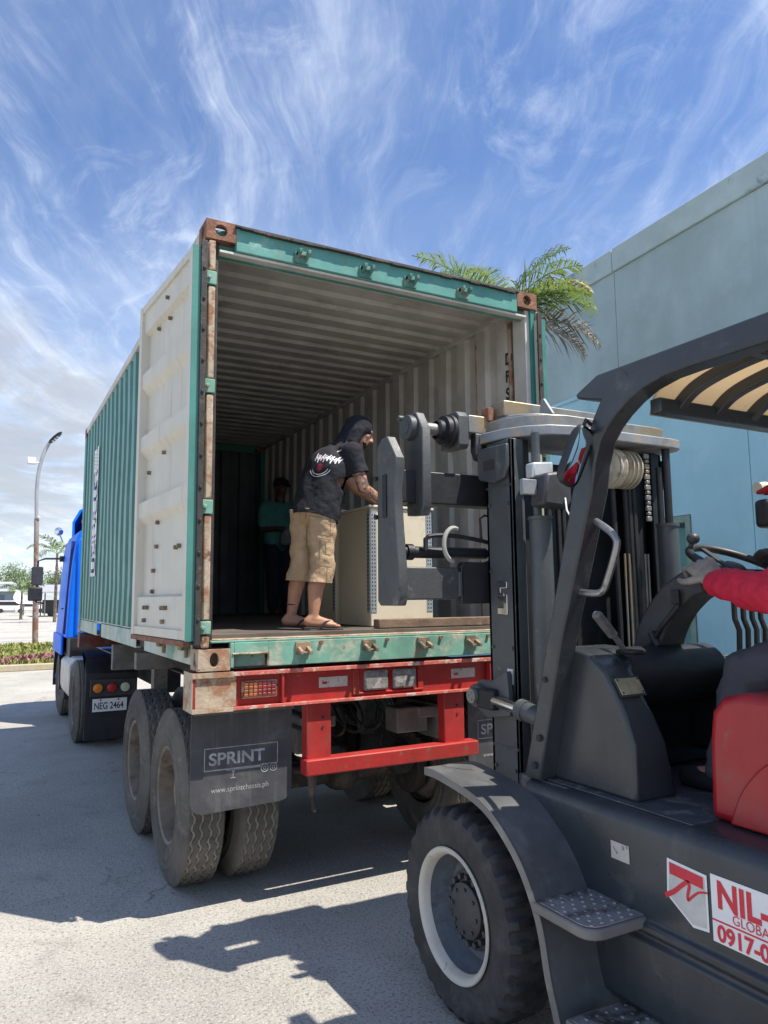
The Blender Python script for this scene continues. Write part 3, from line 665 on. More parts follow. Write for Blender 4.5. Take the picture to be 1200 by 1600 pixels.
dec.build('logo_strip', [m_white, m_logo], con)

# ================================================================== TRAILER
tr = thing('container_trailer', (0, 1.5, 0), 'red rusty skeletal trailer chassis carrying the green container', 'trailer')
# rear bolster: channel with lips
b = B(); b.box(-1.0, 1.0, .045, .06, 1.142, 1.332); b.box(-1.24, 1.24, -.0, .19, 1.320, 1.338); b.box(-1.24, 1.24, .0, .19, 1.135, 1.148)
b.box(-1.24, -1.0, .018, .03, 1.148, 1.320); b.box(1.0, 1.24, .018, .03, 1.148, 1.320)
b.box(-1.243, -1.231, .0, .19, 1.148, 1.320); b.box(1.231, 1.243, .0, .19, 1.148, 1.320); b.box(-.735, -.72, .002, .045, 1.148, 1.320); b.box(.72, .735, .002, .045, 1.148, 1.320)
b.box(-1.0, 1.0, .19, .2, 1.148, 1.32)
bol = b.build('rear_bolster', m_red, tr, bevel=.004)
b = B(); b.box(-1.242, 1.242, -.006, .0, 1.316, 1.340); b.box(-1.242, 1.242, -.006, .0, 1.131, 1.150); b.build('flange_edge', m_rededge, bol, bevel=.003)
for s in (-1, 1):
    b = B(); xa, xb = sorted((s*1.0, s*1.229)); b.box(xa, xb, .008, .017, 1.15, 1.318); b.build('end_plate', m_rustcream, bol, bevel=.003)
    xa, xb = sorted((s*1.02, s*1.247)); b = B(); b.box(xa, xb, -.009, -.001, 1.3135, 1.3425); b.box(xa, xb, -.009, -.001, 1.1285, 1.1525)
    xc_, xd_ = sorted((s*1.2435, s*1.2475)); b.box(xc_, xd_, -.001, .195, 1.1285, 1.3425); b.build('end_cap', m_rustcream, bol)
    xa, xb = sorted((s*.965, s*.755))
    b = B(); b.box(xa, xb, .022, .044, 1.185, 1.285); tl = b.build('tail_light', m_rustcream, tr, bevel=.006)
    b = B()
    for i in range(7):
        for j in range(4):
            b.mi = 0 if (i < 3) == (s < 0) else 1
            b.box(xa+.012+i*.0268, xa+.036+i*.0268, .012, .023, 1.196+j*.0205, 1.2145+j*.0205)
    b.build('lens', [m_amber if False else M('dull_amber_lens', (.30, .09, .03), .4, 0, .3, 30), M('dull_red_lens', (.22, .03, .03), .4, 0, .3, 30)], tl, bevel=.003)
for xa in (-.20, .0):
    b = B(); b.box(xa, xa+.165, .018, .044, 1.18, 1.30); ml = b.build('marker_light', m_dirtyl, tr, bevel=.012)
b = B(); b.box(-.27, -.225, .035, .044, 1.17, 1.31); b.box(.185, .225, .035, .044, 1.17, 1.31); b.box(-.27, .225, .03, .044, 1.16, 1.172); b.build('light_bracket', m_red, tr, bevel=.003)
for xa in (-.49, .44):
    b = B(); b.box(xa, xa+.185, .041, .0445, 1.215, 1.275); rf_ = b.build('reflective_sticker', m_stk, tr)
    b = B(); b.box(xa+.02, xa+.05, .039, .0412, 1.235, 1.25); b.build('print', m_redl, rf_)
# underrun guard
for xa in (-.57, .375):
    b = B(); b.box(xa, xa+.155, .035, .115, .74, 1.134); b.build('guard_post', m_red, tr, bevel=.006)
    b = B()
    for z in (.99, 1.045): b.cyl((xa+.10, .036, z), (xa+.10, .030, z), .008, n=10)
    b.build('bolt', m_dark, tr)
b = B(); b.box(-.585, .615, .0, .10, .725, .815); b.build('guard_bar', m_red, tr, bevel=.008)
# mud flaps
def flap(xa, sgn):
    b = B(); xb = xa+.59; z0, z1 = .565, 1.13; pts = [(xa, z1), (xa, z0+.07)]
    pts += [(xa+.07-.07*math.cos(t), z0+.07-.07*math.sin(t)) for t in (R(30), R(60), R(90))] + [(xb-.07+.07*math.sin(t), z0+.085-.07*math.cos(t)) for t in (R(0), R(30), R(60), R(90))]
    pts += [(xb, z1)]
    b.prism(pts, 'xz', .132, .140); f = b.build('mud_flap', m_flap, tr)
    b = B(); b.box(xa+.01, xb+.01, .122, .1315, 1.098, 1.132)
    for i in range(4): b.cyl((xa+.07+i*.16, .122, 1.115), (xa+.07+i*.16, .116, 1.115), .009, n=8)
    b.build('clamp_bar', m_axle, f, bevel=.002)
    yy = .1312
    words('lettering', 'SPRINT', .092, (xa+.10, yy, .822), (1, 0, 0), (0, 0, 1), m_flapw, f, 1.10, .001, fat=.0022)
    words('lettering', 'www.sprintchassis.ph', .042, (xa+.115, yy, .672), (1, 0, 0), (0, 0, 1), m_flapw, f, .92, .001)
    b = B(); t = .004
    def ln(x0, z0_, x1, z1_): b.box(min(x0, x1), max(x0, x1), .1305, .1318, min(z0_, z1_), max(z0_, z1_))
    ln(xa+.075, .795, xa+.075+t, .915); ln(xa+.075, .911, xa+.50, .915); ln(xa+.50, .80, xa+.504, .915); ln(xa+.075, .791, xa+.40, .797); ln(xa+.40, .797, xa+.504, .801)
    ln(xa+.235, .772, xa+.25, .791); ln(xa+.20, .785, xa+.40, .789); ln(xa+.238, .745, xa+.242, .772); ln(xa+.225, .741, xa+.255, .745)
    for cx in (xa+.425, xa+.478):
        for r_ in (.023, .010):
            n_ = 20
            for i in range(n_):
                a0, a1 = 2*math.pi*i/n_, 2*math.pi*(i+1)/n_; y_ = .1311
                b.poly([(cx+r_*math.cos(a0), y_, .776+r_*math.sin(a0)), (cx+r_*math.cos(a1), y_, .776+r_*math.sin(a1)), (cx+(r_-.004)*math.cos(a1), y_, .776+(r_-.004)*math.sin(a1)), (cx+(r_-.004)*math.cos(a0), y_, .776+(r_-.004)*math.sin(a0))])
    b.build('trailer_drawing', m_flapw, f)
flap(-1.215, -1); flap(.625, 1)
# frame rails, cross members
for s in (-1, 1):
    b = B(); x = s*.48; b.box(x-.07, x+.07, .2, 6.0, 1.32, 1.337); b.box(x-.07, x+.07, .2, 6.0, 1.02, 1.036); b.box(x-.008, x+.008, .2, 6.0, 1.036, 1.32)
    b.build('frame_rail', m_chas, tr, bevel=.003)
    b = B(); b.box(s*.40-.1, s*.40+.1, .22, .5, .95, 1.02); b.box(s*.5-.05, s*.5+.05, .25, .5, .80, .95); b.build('hanger', m_axle, tr, bevel=.01)
    b = B()
    for y in (.82, 1.98):
        for i in range(6): b.box(s*.5-.04, s*.5+.04, y-.50+i*.06, y+.50-i*.06, .70+.017*i, .715+.017*i)
    b.build('leaf_spring', m_chas, tr, bevel=.002)
    b = B(); b.prism([(1.30, 1.02), (1.50, 1.02), (1.46, .66), (1.34, .66)], 'yz', s*.5-.045, s*.5+.045); b.build('spring_hanger', m_axle, tr, bevel=.005)
b = B()
for y in (1.4, 2.6, 3.8, 4.9): b.box(-.47, .47, y, y+.1, 1.05, 1.25)
b.box(-1.22, 1.22, 5.86, 6.05, 1.16, 1.335)
b.build('cross_member', M('dull_red_chassis', (.16, .03, .028), .6, 0, .25, 6, .1, 40, wear=[(DIRT, 5, .5, .65)]), tr, bevel=.005)
for xa, xb in ((-1.2, -.5), (.5, 1.2)):
    for ya, za in ((1.98, 1.20), (3.2, 1.1)): b = B(); b.box(xa, xb, ya, ya+.09, za, 1.33); b.build('outrigger', m_axle, tr, bevel=.005)
for s in (-1, 1):
    b = B(); b.box(s*.62-.07, s*.62+.07, 3.9, 4.05, .62, 1.33); b.box(s*.62-.05, s*.62+.05, 3.92, 4.03, .42, .62); b.box(s*.62-.13, s*.62+.13, 3.84, 4.1, .40, .42); b.build('landing_leg', m_axle, tr, bevel=.006)
b = B(); b.cyl((-.55, .30, .70), (.55, .30, .70), .02, n=10)
b.build('cross_tube', m_chas, tr)
for y in (.82, 1.98): b = B(); b.cyl((-.95, y, .525), (.95, y, .525), .065, n=16); b.ell((0, y, .525), (.14, .12, .12)); b.build('axle', m_chas, tr)
for s in (-1, 1):
    for y in (.82, 1.98):
        b = B(); b.cyl((s*.40, y+.02, .56), (s*.40, y-.12, .60), .085, n=18); b.cyl((s*.40, y-.12, .60), (s*.40, y-.2, .61), .1, n=18); b.cyl((s*.52, y, .525), (s*.60, y, .525), .2, n=24); b.build('brake_chamber', m_chas, tr, bevel=.006)
b = B()
for q in range(5):
    x = -.3+.14*q; b.tube(bez((x, .9, 1.05), (x+.1, .6, .75+.03*q), (x-.2, .5, .7), (x+.05, 1.3, .9), 14), .011, 6)
b.build('air_hose', m_chas, tr)
b = B(); b.tube([(-.50, .12, .72), (-.51, .10, .60), (-.50, .09, .50)], [.03, .02, .01], 6); b.build('tow_strap', m_chas, tr)
b = B(); b.box(.15, .38, .25, .42, .86, 1.02); b.build('valve_box', m_axle, tr, bevel=.01)
m_groove = M('groove_dust', (.34, .31, .26), .95, 0, .2, 9)
# dual wheels
def truck_tyre(cx, cy, cz, s, r, wdt, parent, mat=m_tyre, rimm=m_rim, rim_r=.285, name='wheel', zig=True, dish=.13, hub=True, hubmat=None):
    """s: side the outer face looks to (-1 left)"""
    h = wdt/2
    prof = [(rim_r, h*.78), (rim_r+.015, h*.92), (rim_r+.03, h*.98), (rim_r+.036, h*1.0), (rim_r+.042, h*.98), (rim_r+.08, h*1.03), (rim_r+.086, h*1.055), (rim_r+.094, h*1.03), (r-.11, h*1.02), (r-.104, h*1.045), (r-.096, h*1.01), (r-.055, h*.93), (r-.03, h*.88), (r-.012, h*.80)]
    tread = []
    gro = (-.56, -.2, .2, .56)
    xs = [.78]
    for g_ in gro[::-1]: tread += [(r, h*(g_+.075)), (r-.012, h*(g_+.045)), (r-.012, h*(g_-.045)), (r, h*(g_-.075))]
    prof = prof+[(r, h*.76)]+tread+[(r, -h*.76)]+[(a, -b_) for a, b_ in prof[::-1]]
    n0 = 15; n1 = n0+16
    def fn(i, k_, rr, hh):
        if n0 <= k_ < n1 and zig: hh += h*.05*(1 if (i % 4) < 2 else -1)
        if k_ in (11, 12, 13, 14, n1, n1+1, n1+2, n1+3) and (i % 4) == 0 and zig: rr -= .006
        return rr, hh
    b = B(); b.lathe(prof, (cx, cy, cz), (s, 0, 0), 144 if zig else 72, fn)
    for f in b.bm.faces:
        c_ = f.calc_center_median()
        if math.hypot(c_.y-cy, c_.z-cz) < r-.0075 and abs(c_.x-cx) < h*.7: f.material_index = 1
    t = b.build(name, [mat, m_groove], parent, angle=50)
    b = B()
    pr = [(rim_r+.012, h*.86), (rim_r+.002, h*.90), (rim_r-.012, h*.84), (rim_r-.022, h*.5), (rim_r-.03, h-dish), (rim_r-.09, h-dish-.03), (.12, h-dish-.015), (.115, h-dish+.01), (.095, h-dish+.05), (.0, h-dish+.055)]
    b.lathe(pr, (cx, cy, cz), (s, 0, 0), 48); b.lathe([(rim_r-.02, h*.5), (rim_r-.02, -h*.85)], (cx, cy, cz), (s, 0, 0), 48)
    for i in range(10):
        a = 2*math.pi*i/10; p = Vector((cx+s*(h-dish-.02), cy+.165*math.cos(a), cz+.165*math.sin(a))); b.cyl(p, p+Vector((s*.035, 0, 0)), .014, n=6)
    b.build('rim', rimm, t, angle=40)
    return t
for y in (.82, 1.98):
    for s in (-1, 1):
        truck_tyre(s*1.075, y, .525, s, .525, .265, tr); truck_tyre(s*.745, y, .525, s, .525, .265, tr, dish=.2)
for s in (-1, 1):
    b = B()
    for y in (.82, 1.98):
        pts = [(y+.58*math.cos(t), .525+.58*math.sin(t)) for t in [R(a) for a in range(50, 131, 10)]]
    b.prism([(2.6, 1.0), (2.9, 1.0), (2.9, .7), (2.6, .7)], 'yz', s*.58, s*.62); b.build('side_plate', m_axle, tr, bevel=.004)

# ================================================================== TRACTOR TRUCK
tk = thing('tractor_truck', (0, 7.5, 0), 'blue tractor truck coupled to the front of the container trailer', 'truck')
def rbox(pts, z0, z1, b):   # vertical prism over a plan outline
    b.prism(pts, 'xy', z0, z1)
b = B(); r_ = .05
plan = []
for (cx, cy, a0) in ((1.22-r_, 7.30+r_, -90), (1.22-.35, 9.35-.35, 0), (-1.22+.35, 9.35-.35, 90), (-1.22+r_, 7.30+r_, 180)):
    rr_ = r_ if cy < 8 else .35
    plan += [(cx+rr_*math.cos(R(a0+q)), cy+rr_*math.sin(R(a0+q))) for q in (0, 22, 45, 67, 90)]
rows = []
for z, k_ in ((1.22, 1.02), (1.9, 1.0), (2.3, .975), (2.62, .945), (2.74, .91), (2.78, .80)):
    rows.append([b.v((x*k_, 8.2+(y-8.2)*(1 if z < 2.5 else .97), z)) for x, y in plan])
for r0, r1 in zip(rows, rows[1:]): b.bridge(r0, r1)
b.face(rows[0][::-1]); b.face(rows[-1])
cab = b.build('cab', m_blue, tk, bevel=.01, angle=50)
b = B(); b.box(-1.0, 1.0, 7.27, 7.31, 1.30, 2.50); b.box(-1.13, -1.08, 7.26, 7.31, 1.25, 2.62); b.box(-.8, -.3, 7.25, 7.28, 1.5, 2.4); b.box(-1.08, 1.08, 7.26, 7.31, 2.54, 2.60); b.build('rear_panel', m_blue, cab, bevel=.02)
b = B(); b.box(-1.275, -1.235, 7.75, 9.2, .95, 1.24); b.box(1.235, 1.275, 7.75, 9.2, .95, 1.24); b.box(-1.24, 1.24, 9.1, 9.4, .5, 1.24); b.build('lower_skirt', m_blue, cab, bevel=.02)
b = B(); b.box(-1.2, 1.2, 7.2, 9.1, .95, 1.22); b.box(-.45, -.3, 4.4, 8.9, .72, .98); b.box(.3, .45, 4.4, 8.9, .72, .98); b.box(-.5, .5, 4.7, 5.6, .98, 1.12); b.box(-1.0, 1.0, 4.75, 5.5, 1.14, 1.16)
b.build('chassis_frame', m_black, tk, bevel=.005)
m_chk = M('checker_plate', (.30, .31, .31), .4, .5, .15, 40, .3, 60)
b = B(); b.box(-.9, .9, 6.15, 7.0, 1.10, 1.115); b.build('catwalk', m_chk, tk)
b = B(); b.bar((-1.243, 7.52, 1.26), (-1.168, 7.52, 2.60), .07, .02, (0, 1, 0)); b.build('corner_gap', m_bluedk, cab)
b = B(); b.bar((-1.236, 8.1, 1.62), (-1.236, 8.3, 1.62), .03, .02); b.build('door_handle', m_black, cab)
b = B(); b.bar((-1.225, 9.02, 1.26), (-1.15, 8.99, 2.60), .05, .03, (0, 1, 0)); b.build('edge_glint', m_white, cab)  # white strip standing in for light reflecting along the cab edge
# roof fairing: a short shell, open behind
b = B(); shell = []
for (y, zt, hw0) in ((9.15, 2.84, .95), (8.95, 3.02, 1.02), (8.7, 3.18, 1.08), (8.45, 3.28, 1.12)):
    shell.append((y, [(-hw0, 2.72), (-hw0, 2.72+(zt-2.72)*.45), (-hw0+.10, 2.72+(zt-2.72)*.80), (-hw0+.28, zt-.03), (-hw0+.5, zt), (hw0-.5, zt), (hw0-.28, zt-.03), (hw0-.10, 2.72+(zt-2.72)*.80), (hw0, 2.72+(zt-2.72)*.45), (hw0, 2.72)]))
for th in (0, .03):
    rows = [[b.v((x*(1-th), y-(.0 if th == 0 else .02*(y > 9)), 2.72+(z-2.72)*(1-th*1.6))) for x, z in pr] for y, pr in shell]; b.mi = 0 if th == 0 else 1
    for r0, r1 in zip(rows, rows[1:]):
        for i in range(9): b.face([r0[i], r0[i+1], r1[i+1], r1[i]])
    b.face(rows[0])
    if th == 0: first = rows[-1]
    else:
        b.mi = 0
        for i in range(9): b.face([first[i], first[i+1], rows[-1][i+1], rows[-1][i]])
fair = b.build('roof_fairing', [m_blue, m_bluedk], tk, angle=50)
b = B(); b.box(-.75, .75, 8.75, 8.85, 2.75, 3.05); b.build('fairing_brace', m_bluedk, fair)
b = B(); b.cyl((-.93, 8.6, 3.0), (-.93, 8.52, 3.0), .05); b.build('marker_lamp', m_amber, fair)
# rear mud panel, lights and plate on both sides, wheels
for s in (-1, 1):
    xa, xb = sorted((s*1.17, s*.58))
    b = B(); b.prism([(5.50, .09), (5.53, .09), (5.50, .86), (5.62, 1.05), (5.95, 1.10), (5.95, 1.085), (5.60, 1.02), (5.47, .87)], 'yz', xa, xb); fd = b.build('mud_guard', m_black, tk, bevel=.004)
    b = B(); b.box(xa+.05, xb-.02, 5.455, 5.49, .60, .80); lb = b.build('light_bar', m_plastic, fd, bevel=.006)
    for i, mm in enumerate((m_amber, m_redl, m_whitel) if s < 0 else (m_whitel, m_redl, m_amber)):
        cx = -1.035+i*.155 if s < 0 else .725+i*.155
        b = B(); b.cyl((cx, 5.455, .70), (cx, 5.44, .70), .064, n=24); rg = b.build('lamp_ring', m_black, fd)
        b = B(); b.lathe([(.055, 0), (.05, .010), (.03, .014), (0, .016)], (cx, 5.44, .70), (0, -1, 0), 20); b.build('lens', mm, rg)
    truck_tyre(s*1.12, 6.05, .5, s, .5, .27, tk, m_tyre, m_axle, name='rear_wheel', zig=False); truck_tyre(s*.80, 6.05, .5, s, .5, .27, tk, m_tyre, m_axle, name='rear_wheel', zig=False, dish=.2)
    truck_tyre(s*1.08, 8.55, .5, s, .5, .29, tk, m_tyre, m_axle, name='front_wheel', zig=False, dish=.06)
    b = B(); pts = [(8.55+.56*math.cos(R(a)), .5+.56*math.sin(R(a))) for a in range(-10, 195, 15)]
    pts += [(8.55+.60*math.cos(R(a)), .5+.60*math.sin(R(a))) for a in range(185, -15, -15)]
    b.prism(pts, 'yz', min(s*1.26, s*.9), max(s*1.26, s*.9)); b.build('wheel_arch', m_black, tk)
b = B(); b.box(-1.09, -.70, 5.445, 5.452, .425, .575); pl = b.build('number_plate', m_white, tk, bevel=.003)
words('plate_number', 'NEG 2464', .112, (-1.075, 5.445, .455), (1, 0, 0), (0, 0, 1), m_dark, pl, .70, .002, fat=.0015)
b = B(); b.cyl((-1.0, 5.445, .56), (-1.0, 5.435, .56), .01, n=8); b.cyl((-.8, 5.445, .56), (-.8, 5.435, .56), .01, n=8); b.build('bolt', m_dark, pl)
b = B()
for i in range(7):
    y = 6.72+i*.17; b.prism([(-1.23, .46), (-1.25, .55), (-1.25, .88), (-1.17, .97), (-.7, .97), (-.7, .46)], 'xz', y, y+.165)
b.build('fuel_tank', m_alu, tk, bevel=.02)
b = B(); b.box(.7, 1.2, 6.75, 7.9, .46, .95); b.build('battery_box', m_black, tk, bevel=.02)
b = B(); b.box(-1.2, -.8, 7.9, 8.0, .3, .9); b.build('side_step', m_black, tk, bevel=.02)
# mirrors on the near side
b = B(); b.tube([(-1.18, 9.0, 2.42), (-1.45, 9.1, 2.42), (-1.55, 9.1, 2.38), (-1.555, 9.1, 1.72), (-1.45, 9.1, 1.70)], .016, 8); b.box(-1.24, -1.16, 8.95, 9.05, 2.37, 2.46); ma = b.build('mirror_arm', m_black, tk)
b = B(); b.box(-1.64, -1.47, 9.06, 9.16, 1.99, 2.29); b.build('mirror_housing', m_black, ma, bevel=.025)
b = B(); b.box(-1.63, -1.48, 9.055, 9.062, 2.0, 2.28); b.build('mirror', m_plastic, ma)
b = B(); b.box(-1.68, -1.47, 9.06, 9.16, 1.74, 1.96); b.build('mirror_housing', m_black, ma, bevel=.02)
b = B(); b.lathe([(.07, 0), (.066, -.015), (.035, -.028), (0, -.03)], (-1.27, 9.0, 2.86), (0, 1, 0), 20); b.lathe([(.07, 0), (.045, .04), (0, .05)], (-1.27, 9.0, 2.86), (0, 1, 0), 20); b.tube([(-1.27, 9.04, 2.86), (-1.2, 9.1, 2.7)], .012, 6); b.build('round_mirror', m_chrome, tk)

# ================================================================== FORKLIFT
fl = thing('forklift', (.425, -2.2, 0), 'dark grey forklift with red seat hood reaching into the container', 'forklift')
CX = .425
def mx(x): return 2*CX-x
# body
b = B()
bp = [(.0, .985), (-.15, .985), (-.185, .978), (-.207, .958), (-.215, .93), (-.215, .650), (-.232, .638), (-.232, .612), (-.222, .606), (-.222, .592), (-.236, .582), (-.236, .36), (-.20, .32), (.0, .32)]
b.prism(bp, 'xz', -3.55, -1.50); b.prism([(mx(x), z) for x, z in bp], 'xz', -3.55, -1.50)
body = b.build('body', m_fl, fl, bevel=.006)
b = B(); b.box(.0, .85, -3.55, -1.45, .40, .97); b.box(-.18, 1.03, -1.72, -1.42, .60, .983); b.build('floor_plate', m_fldeck, fl, bevel=.006)
b = B(); b.box(-.16, .85+.16, -2.30, -1.50, .9852, .989); b.build('deck_mat', m_fldeck, fl)
b = B(); b.prism([(-3.55, .36), (-4.15, .42), (-4.32, .7), (-4.30, 1.15), (-4.1, 1.33), (-3.55, 1.36)], 'yz', -.235, 1.085); b.build('counterweight', m_fl, fl, bevel=.06, seg=3)
# fenders
fp = [(-1.10, .978), (-1.2, .980), (-1.413, .957), (-1.568, .919), (-1.692, .845), (-1.787, .758), (-1.857, .653), (-1.897, .556), (-1.925, .425), (-1.965, .306), (-1.99, .20)]
def curve2(pts, n=4):
    o = []
    for i in range(len(pts)-1):
        p0 = Vector(pts[max(i-1, 0)]); p1 = Vector(pts[i]); p2 = Vector(pts[i+1]); p3 = Vector(pts[min(i+2, len(pts)-1)])
        for k_ in range(n):
            t = k_/n; o.append(.5*((2*p1)+(p2-p0)*t+(2*p0-5*p1+4*p2-p3)*t*t+(3*p1-p0-3*p2+p3)*t**3))
    o.append(Vector(pts[-1])); return o
fpc = curve2(fp)
def off2(pts, d):
    o = []
    for i, p in enumerate(pts):
        a = pts[max(i-1, 0)]; c = pts[min(i+1, len(pts)-1)]; t = (c-a).normalized(); o.append(p+Vector((-t.y, t.x))*d)
    return o
m_fend = M('dusty_fender_paint', (.085, .088, .092), .42, 0, .2, 4, .08, 50, wear=[((.15, .15, .148), 5, .46, .72), ((.06, .065, .07), 9, .60, .70), ((.40, .39, .37), 30, .70, .74)])
m_lip = M('fender_lip_paint', (.17, .165, .155), .5, 0, .15, 6, wear=[((.24, .23, .21), 7, .55, .7)])
for s in (-1, 1):
    xa, xb = (-.46, -.21) if s < 0 else (mx(-.21), mx(-.46))
    b = B(); inn = off2(fpc, .012)
    rows = [[b.v(q) for q in ((xa, p.x, p.y), (xb, p.x, p.y), (xb, i_.x, i_.y), (xa, i_.x, i_.y))] for p, i_ in zip(fpc, inn)]
    for r0, r1 in zip(rows, rows[1:]):
        for i in range(4): b.face([r0[i], r0[(i+1) % 4], r1[(i+1) % 4], r1[i]])
    b.face(rows[0]); b.face(rows[-1][::-1])
    fd = b.build('fender', m_fend, fl, angle=50)
    b = B(); xe = -.463 if s < 0 else mx(-.463); inn = off2(fpc, .034)
    rows = [[b.v(q) for q in ((xe, p.x, p.y), (xe+.008, p.x, p.y), (xe+.008, i_.x, i_.y), (xe, i_.x, i_.y))] for p, i_ in zip(fpc, inn)]
    for r0, r1 in zip(rows, rows[1:]):
        for i in range(4): b.face([r0[i], r0[(i+1) % 4], r1[(i+1) % 4], r1[i]])
    b.build('fender_lip', m_lip, fd, angle=50)
    # steps
    for (ya, yb, z, xo) in ((-1.845, -2.135, .655, -.468), (-2.0, -2.40, .335, -.47)):
        x0_, x1_ = (xo, -.20) if s < 0 else (mx(-.20), mx(xo))
        b = B(); rc = .06
        if s < 0: pl_ = [(x1_, ya), (x0_, ya-.0), (x0_, yb+rc)]+[(x0_+rc-rc*math.cos(R(a)), yb+rc-rc*math.sin(R(a))) for a in (30, 60, 90)]+[(x1_, yb)]
        else: pl_ = [(x0_, ya), (x1_, ya), (x1_, yb), (x0_, yb)]
        b.prism(pl_, 'xy', z-.036, z); st = b.build('step', m_lip, fl, bevel=.006)
        b = B()
        pin = [(CX+(x-CX)*1.0+(.012 if x < CX-.6 and s < 0 else 0), y) for x, y in pl_]
        b.prism([((x0_+x1_)/2+(x-(x0_+x1_)/2)*.92, (ya+yb)/2+(y-(ya+yb)/2)*.92) for x, y in pl_], 'xy', z+.001, z+.005)
        tp = b.build('tread', m_tread, st, bevel=.002)
        b = B()
        for i in range(5):
            for j in range(8):
                px_ = x0_+.035+i*.045+(.02 if j % 2 else 0); py_ = yb+.03+j*(ya-yb-.05)/7.5
                b.lathe([(.0075, 0), (.006, .004), (.003, .005)], (px_, py_, z+.005), (0, 0, 1), 8)
        b.build('studs', m_tread, st)
# drive wheels
for s in (-1, 1):
    cx, cy, cz, r, h = (-.335 if s < 0 else mx(-.335)), -1.30, .418, .42, .125
    prof = [(.235, h*.75), (.25, h*.9), (.27, h*.96), (.31, h*1.0), (.35, h*.98), (.372, h*1.0), (.395, h*.95), (.412, h*.84), (r, h*.72), (r, h*.30), (r, h*.1), (r, -h*.1), (r, -h*.30), (r, -h*.72), (.412, -h*.84), (.395, -h*.95), (.35, -h), (.25, -h*.9), (.235, -h*.75)]
    def fn(i, k_, rr, hh):
        lug = (i % 6) < 3
        if k_ in (7, 8, 9, 12, 13, 14) and not lug: rr -= .020 if k_ != 9 and k_ != 12 else .012
        if k_ == 6 or k_ == 15: rr -= 0 if lug else .010
        if k_ in (10, 11) and (i % 6) in (1, 2): rr -= .010
        return rr+.003*noise.noise(Vector((i*.7, k_, s))), hh
    b = B(); b.lathe(prof, (cx, cy, cz), (s, 0, 0), 192, fn); wl = b.build('drive_wheel', m_tyreb, fl, angle=28)
    b = B(); b.lathe([(.240, h*.80), (.258, h*.94), (.264, h*1.01), (.260, h*1.05), (.248, h*1.04), (.234, h*.93), (.226, h*.7)], (cx, cy, cz), (s, 0, 0), 64); b.build('rim', m_rimcream, wl, angle=50)
    b = B(); b.lathe([(.224, h*.72), (.215, h*.2), (.20, -h*.05), (.16, -h*.1), (.15, -h*.1)], (cx, cy, cz), (s, 0, 0), 64); b.lathe([(.22, h*.5), (.22, -h*.9)], (cx, cy, cz), (s, 0, 0), 48)
    b.build('rim_dish', m_rimgrey, wl, angle=50)
    b = B(); b.lathe([(.165, -h*.12), (.158, h*.18), (.145, h*.22), (.112, h*.22), (.110, h*.44), (.10, h*.48), (0, h*.49)], (cx, cy, cz), (s, 0, 0), 48)
    for i in range(16):
        a = 2*math.pi*i/16; p = Vector((cx+s*h*.2, cy+.132*math.cos(a), cz+.132*math.sin(a))); b.cyl(p, p+Vector((s*.026, 0, 0)), .0125, n=6)
        q = Vector((cx+s*h*.44, cy+.088*math.cos(a+.1), cz+.088*math.sin(a+.1)))
        if i % 2 == 0: b.cyl(q, q+Vector((s*.012, 0, 0)), .008, n=6)
    b.build('hub', m_axle if False else m_plastic, wl, angle=40)
    # steer wheels at the back
    b = B(); b.lathe([(.16, .09), (.19, .1), (.28, .095), (.31, .07), (.31, -.07), (.28, -.095), (.16, -.09)], ((-.06 if s < 0 else mx(-.06)), -3.75, .31), (s, 0, 0), 48); sw = b.build('steer_wheel', m_tyreb, fl)
    b = B(); b.lathe([(.17, .07), (.1, .03), (0, .03)], ((-.06 if s < 0 else mx(-.06)), -3.75, .31), (s, 0, 0), 32); b.build('rim', m_rimgrey, sw)
b = B(); b.cyl((-.2, -1.30, .418), (mx(-.2), -1.30, .418), .11, n=20); b.box(-.05, .9, -1.42, -1.18, .28, .6); b.build('drive_axle', m_fldark, fl, bevel=.01)
# mast -------------------------------------------------------------
def rail(x, y0, y1, z0, z1, wd, th, s):
    b = B(); xs_ = sorted((x, x+s*th)); b.box(*xs_, y0, y1, z0, z1)
    xf = sorted((x, x+s*wd)); b.box(*xf, y0, y0+th, z0, z1); b.box(*xf, y1-th, y1, z0, z1); return b
for s in (1, -1):
    x = -.08 if s > 0 else mx(-.08)
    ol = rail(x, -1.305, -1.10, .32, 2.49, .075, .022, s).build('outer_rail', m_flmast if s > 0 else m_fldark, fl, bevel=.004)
    xi = x+s*.075
    rail(xi, -1.26, -1.08, .36, 2.50, .07, .02, s).build('inner_rail', m_fldark, fl, bevel=.003)
    b = B(); b.cyl((x+s*.085, -1.40, .75), (x+s*.085, -1.40, 2.10), .052, n=24); b.cyl((x+s*.085, -1.40, 2.09), (x+s*.085, -1.40, 2.105), .058, n=24); lc = b.build('lift_cylinder', m_flmast, fl)
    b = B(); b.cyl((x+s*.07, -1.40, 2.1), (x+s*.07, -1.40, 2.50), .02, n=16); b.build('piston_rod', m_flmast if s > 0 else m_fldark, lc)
    b = B(); b.cyl((x+s*.105, -1.38, 2.1), (x+s*.105, -1.38, 2.40), .016, n=12); b.build('pipe', M('pale_hose', (.34, .38, .25), .5) if s > 0 else m_hose, lc)
    # bracket under the top plate with a slot
    b = B(); xb_ = x-s*.012
    b.prism([(-1.31, 2.46), (-1.31, 2.36), (-1.285, 2.30), (-1.20, 2.285), (-1.09, 2.31), (-1.075, 2.33), (-1.075, 2.47)], 'yz', min(xb_, xb_-s*.02), max(xb_, xb_-s*.02)); bk = b.build('lift_eye', m_flmast, ol, bevel=.006)
    b = B(); b.box(min(xb_-s*.0205, xb_-s*.023), max(xb_-s*.0205, xb_-s*.023), -1.215, -1.13, 2.35, 2.40); b.build('slot', m_dark, bk, bevel=.001)
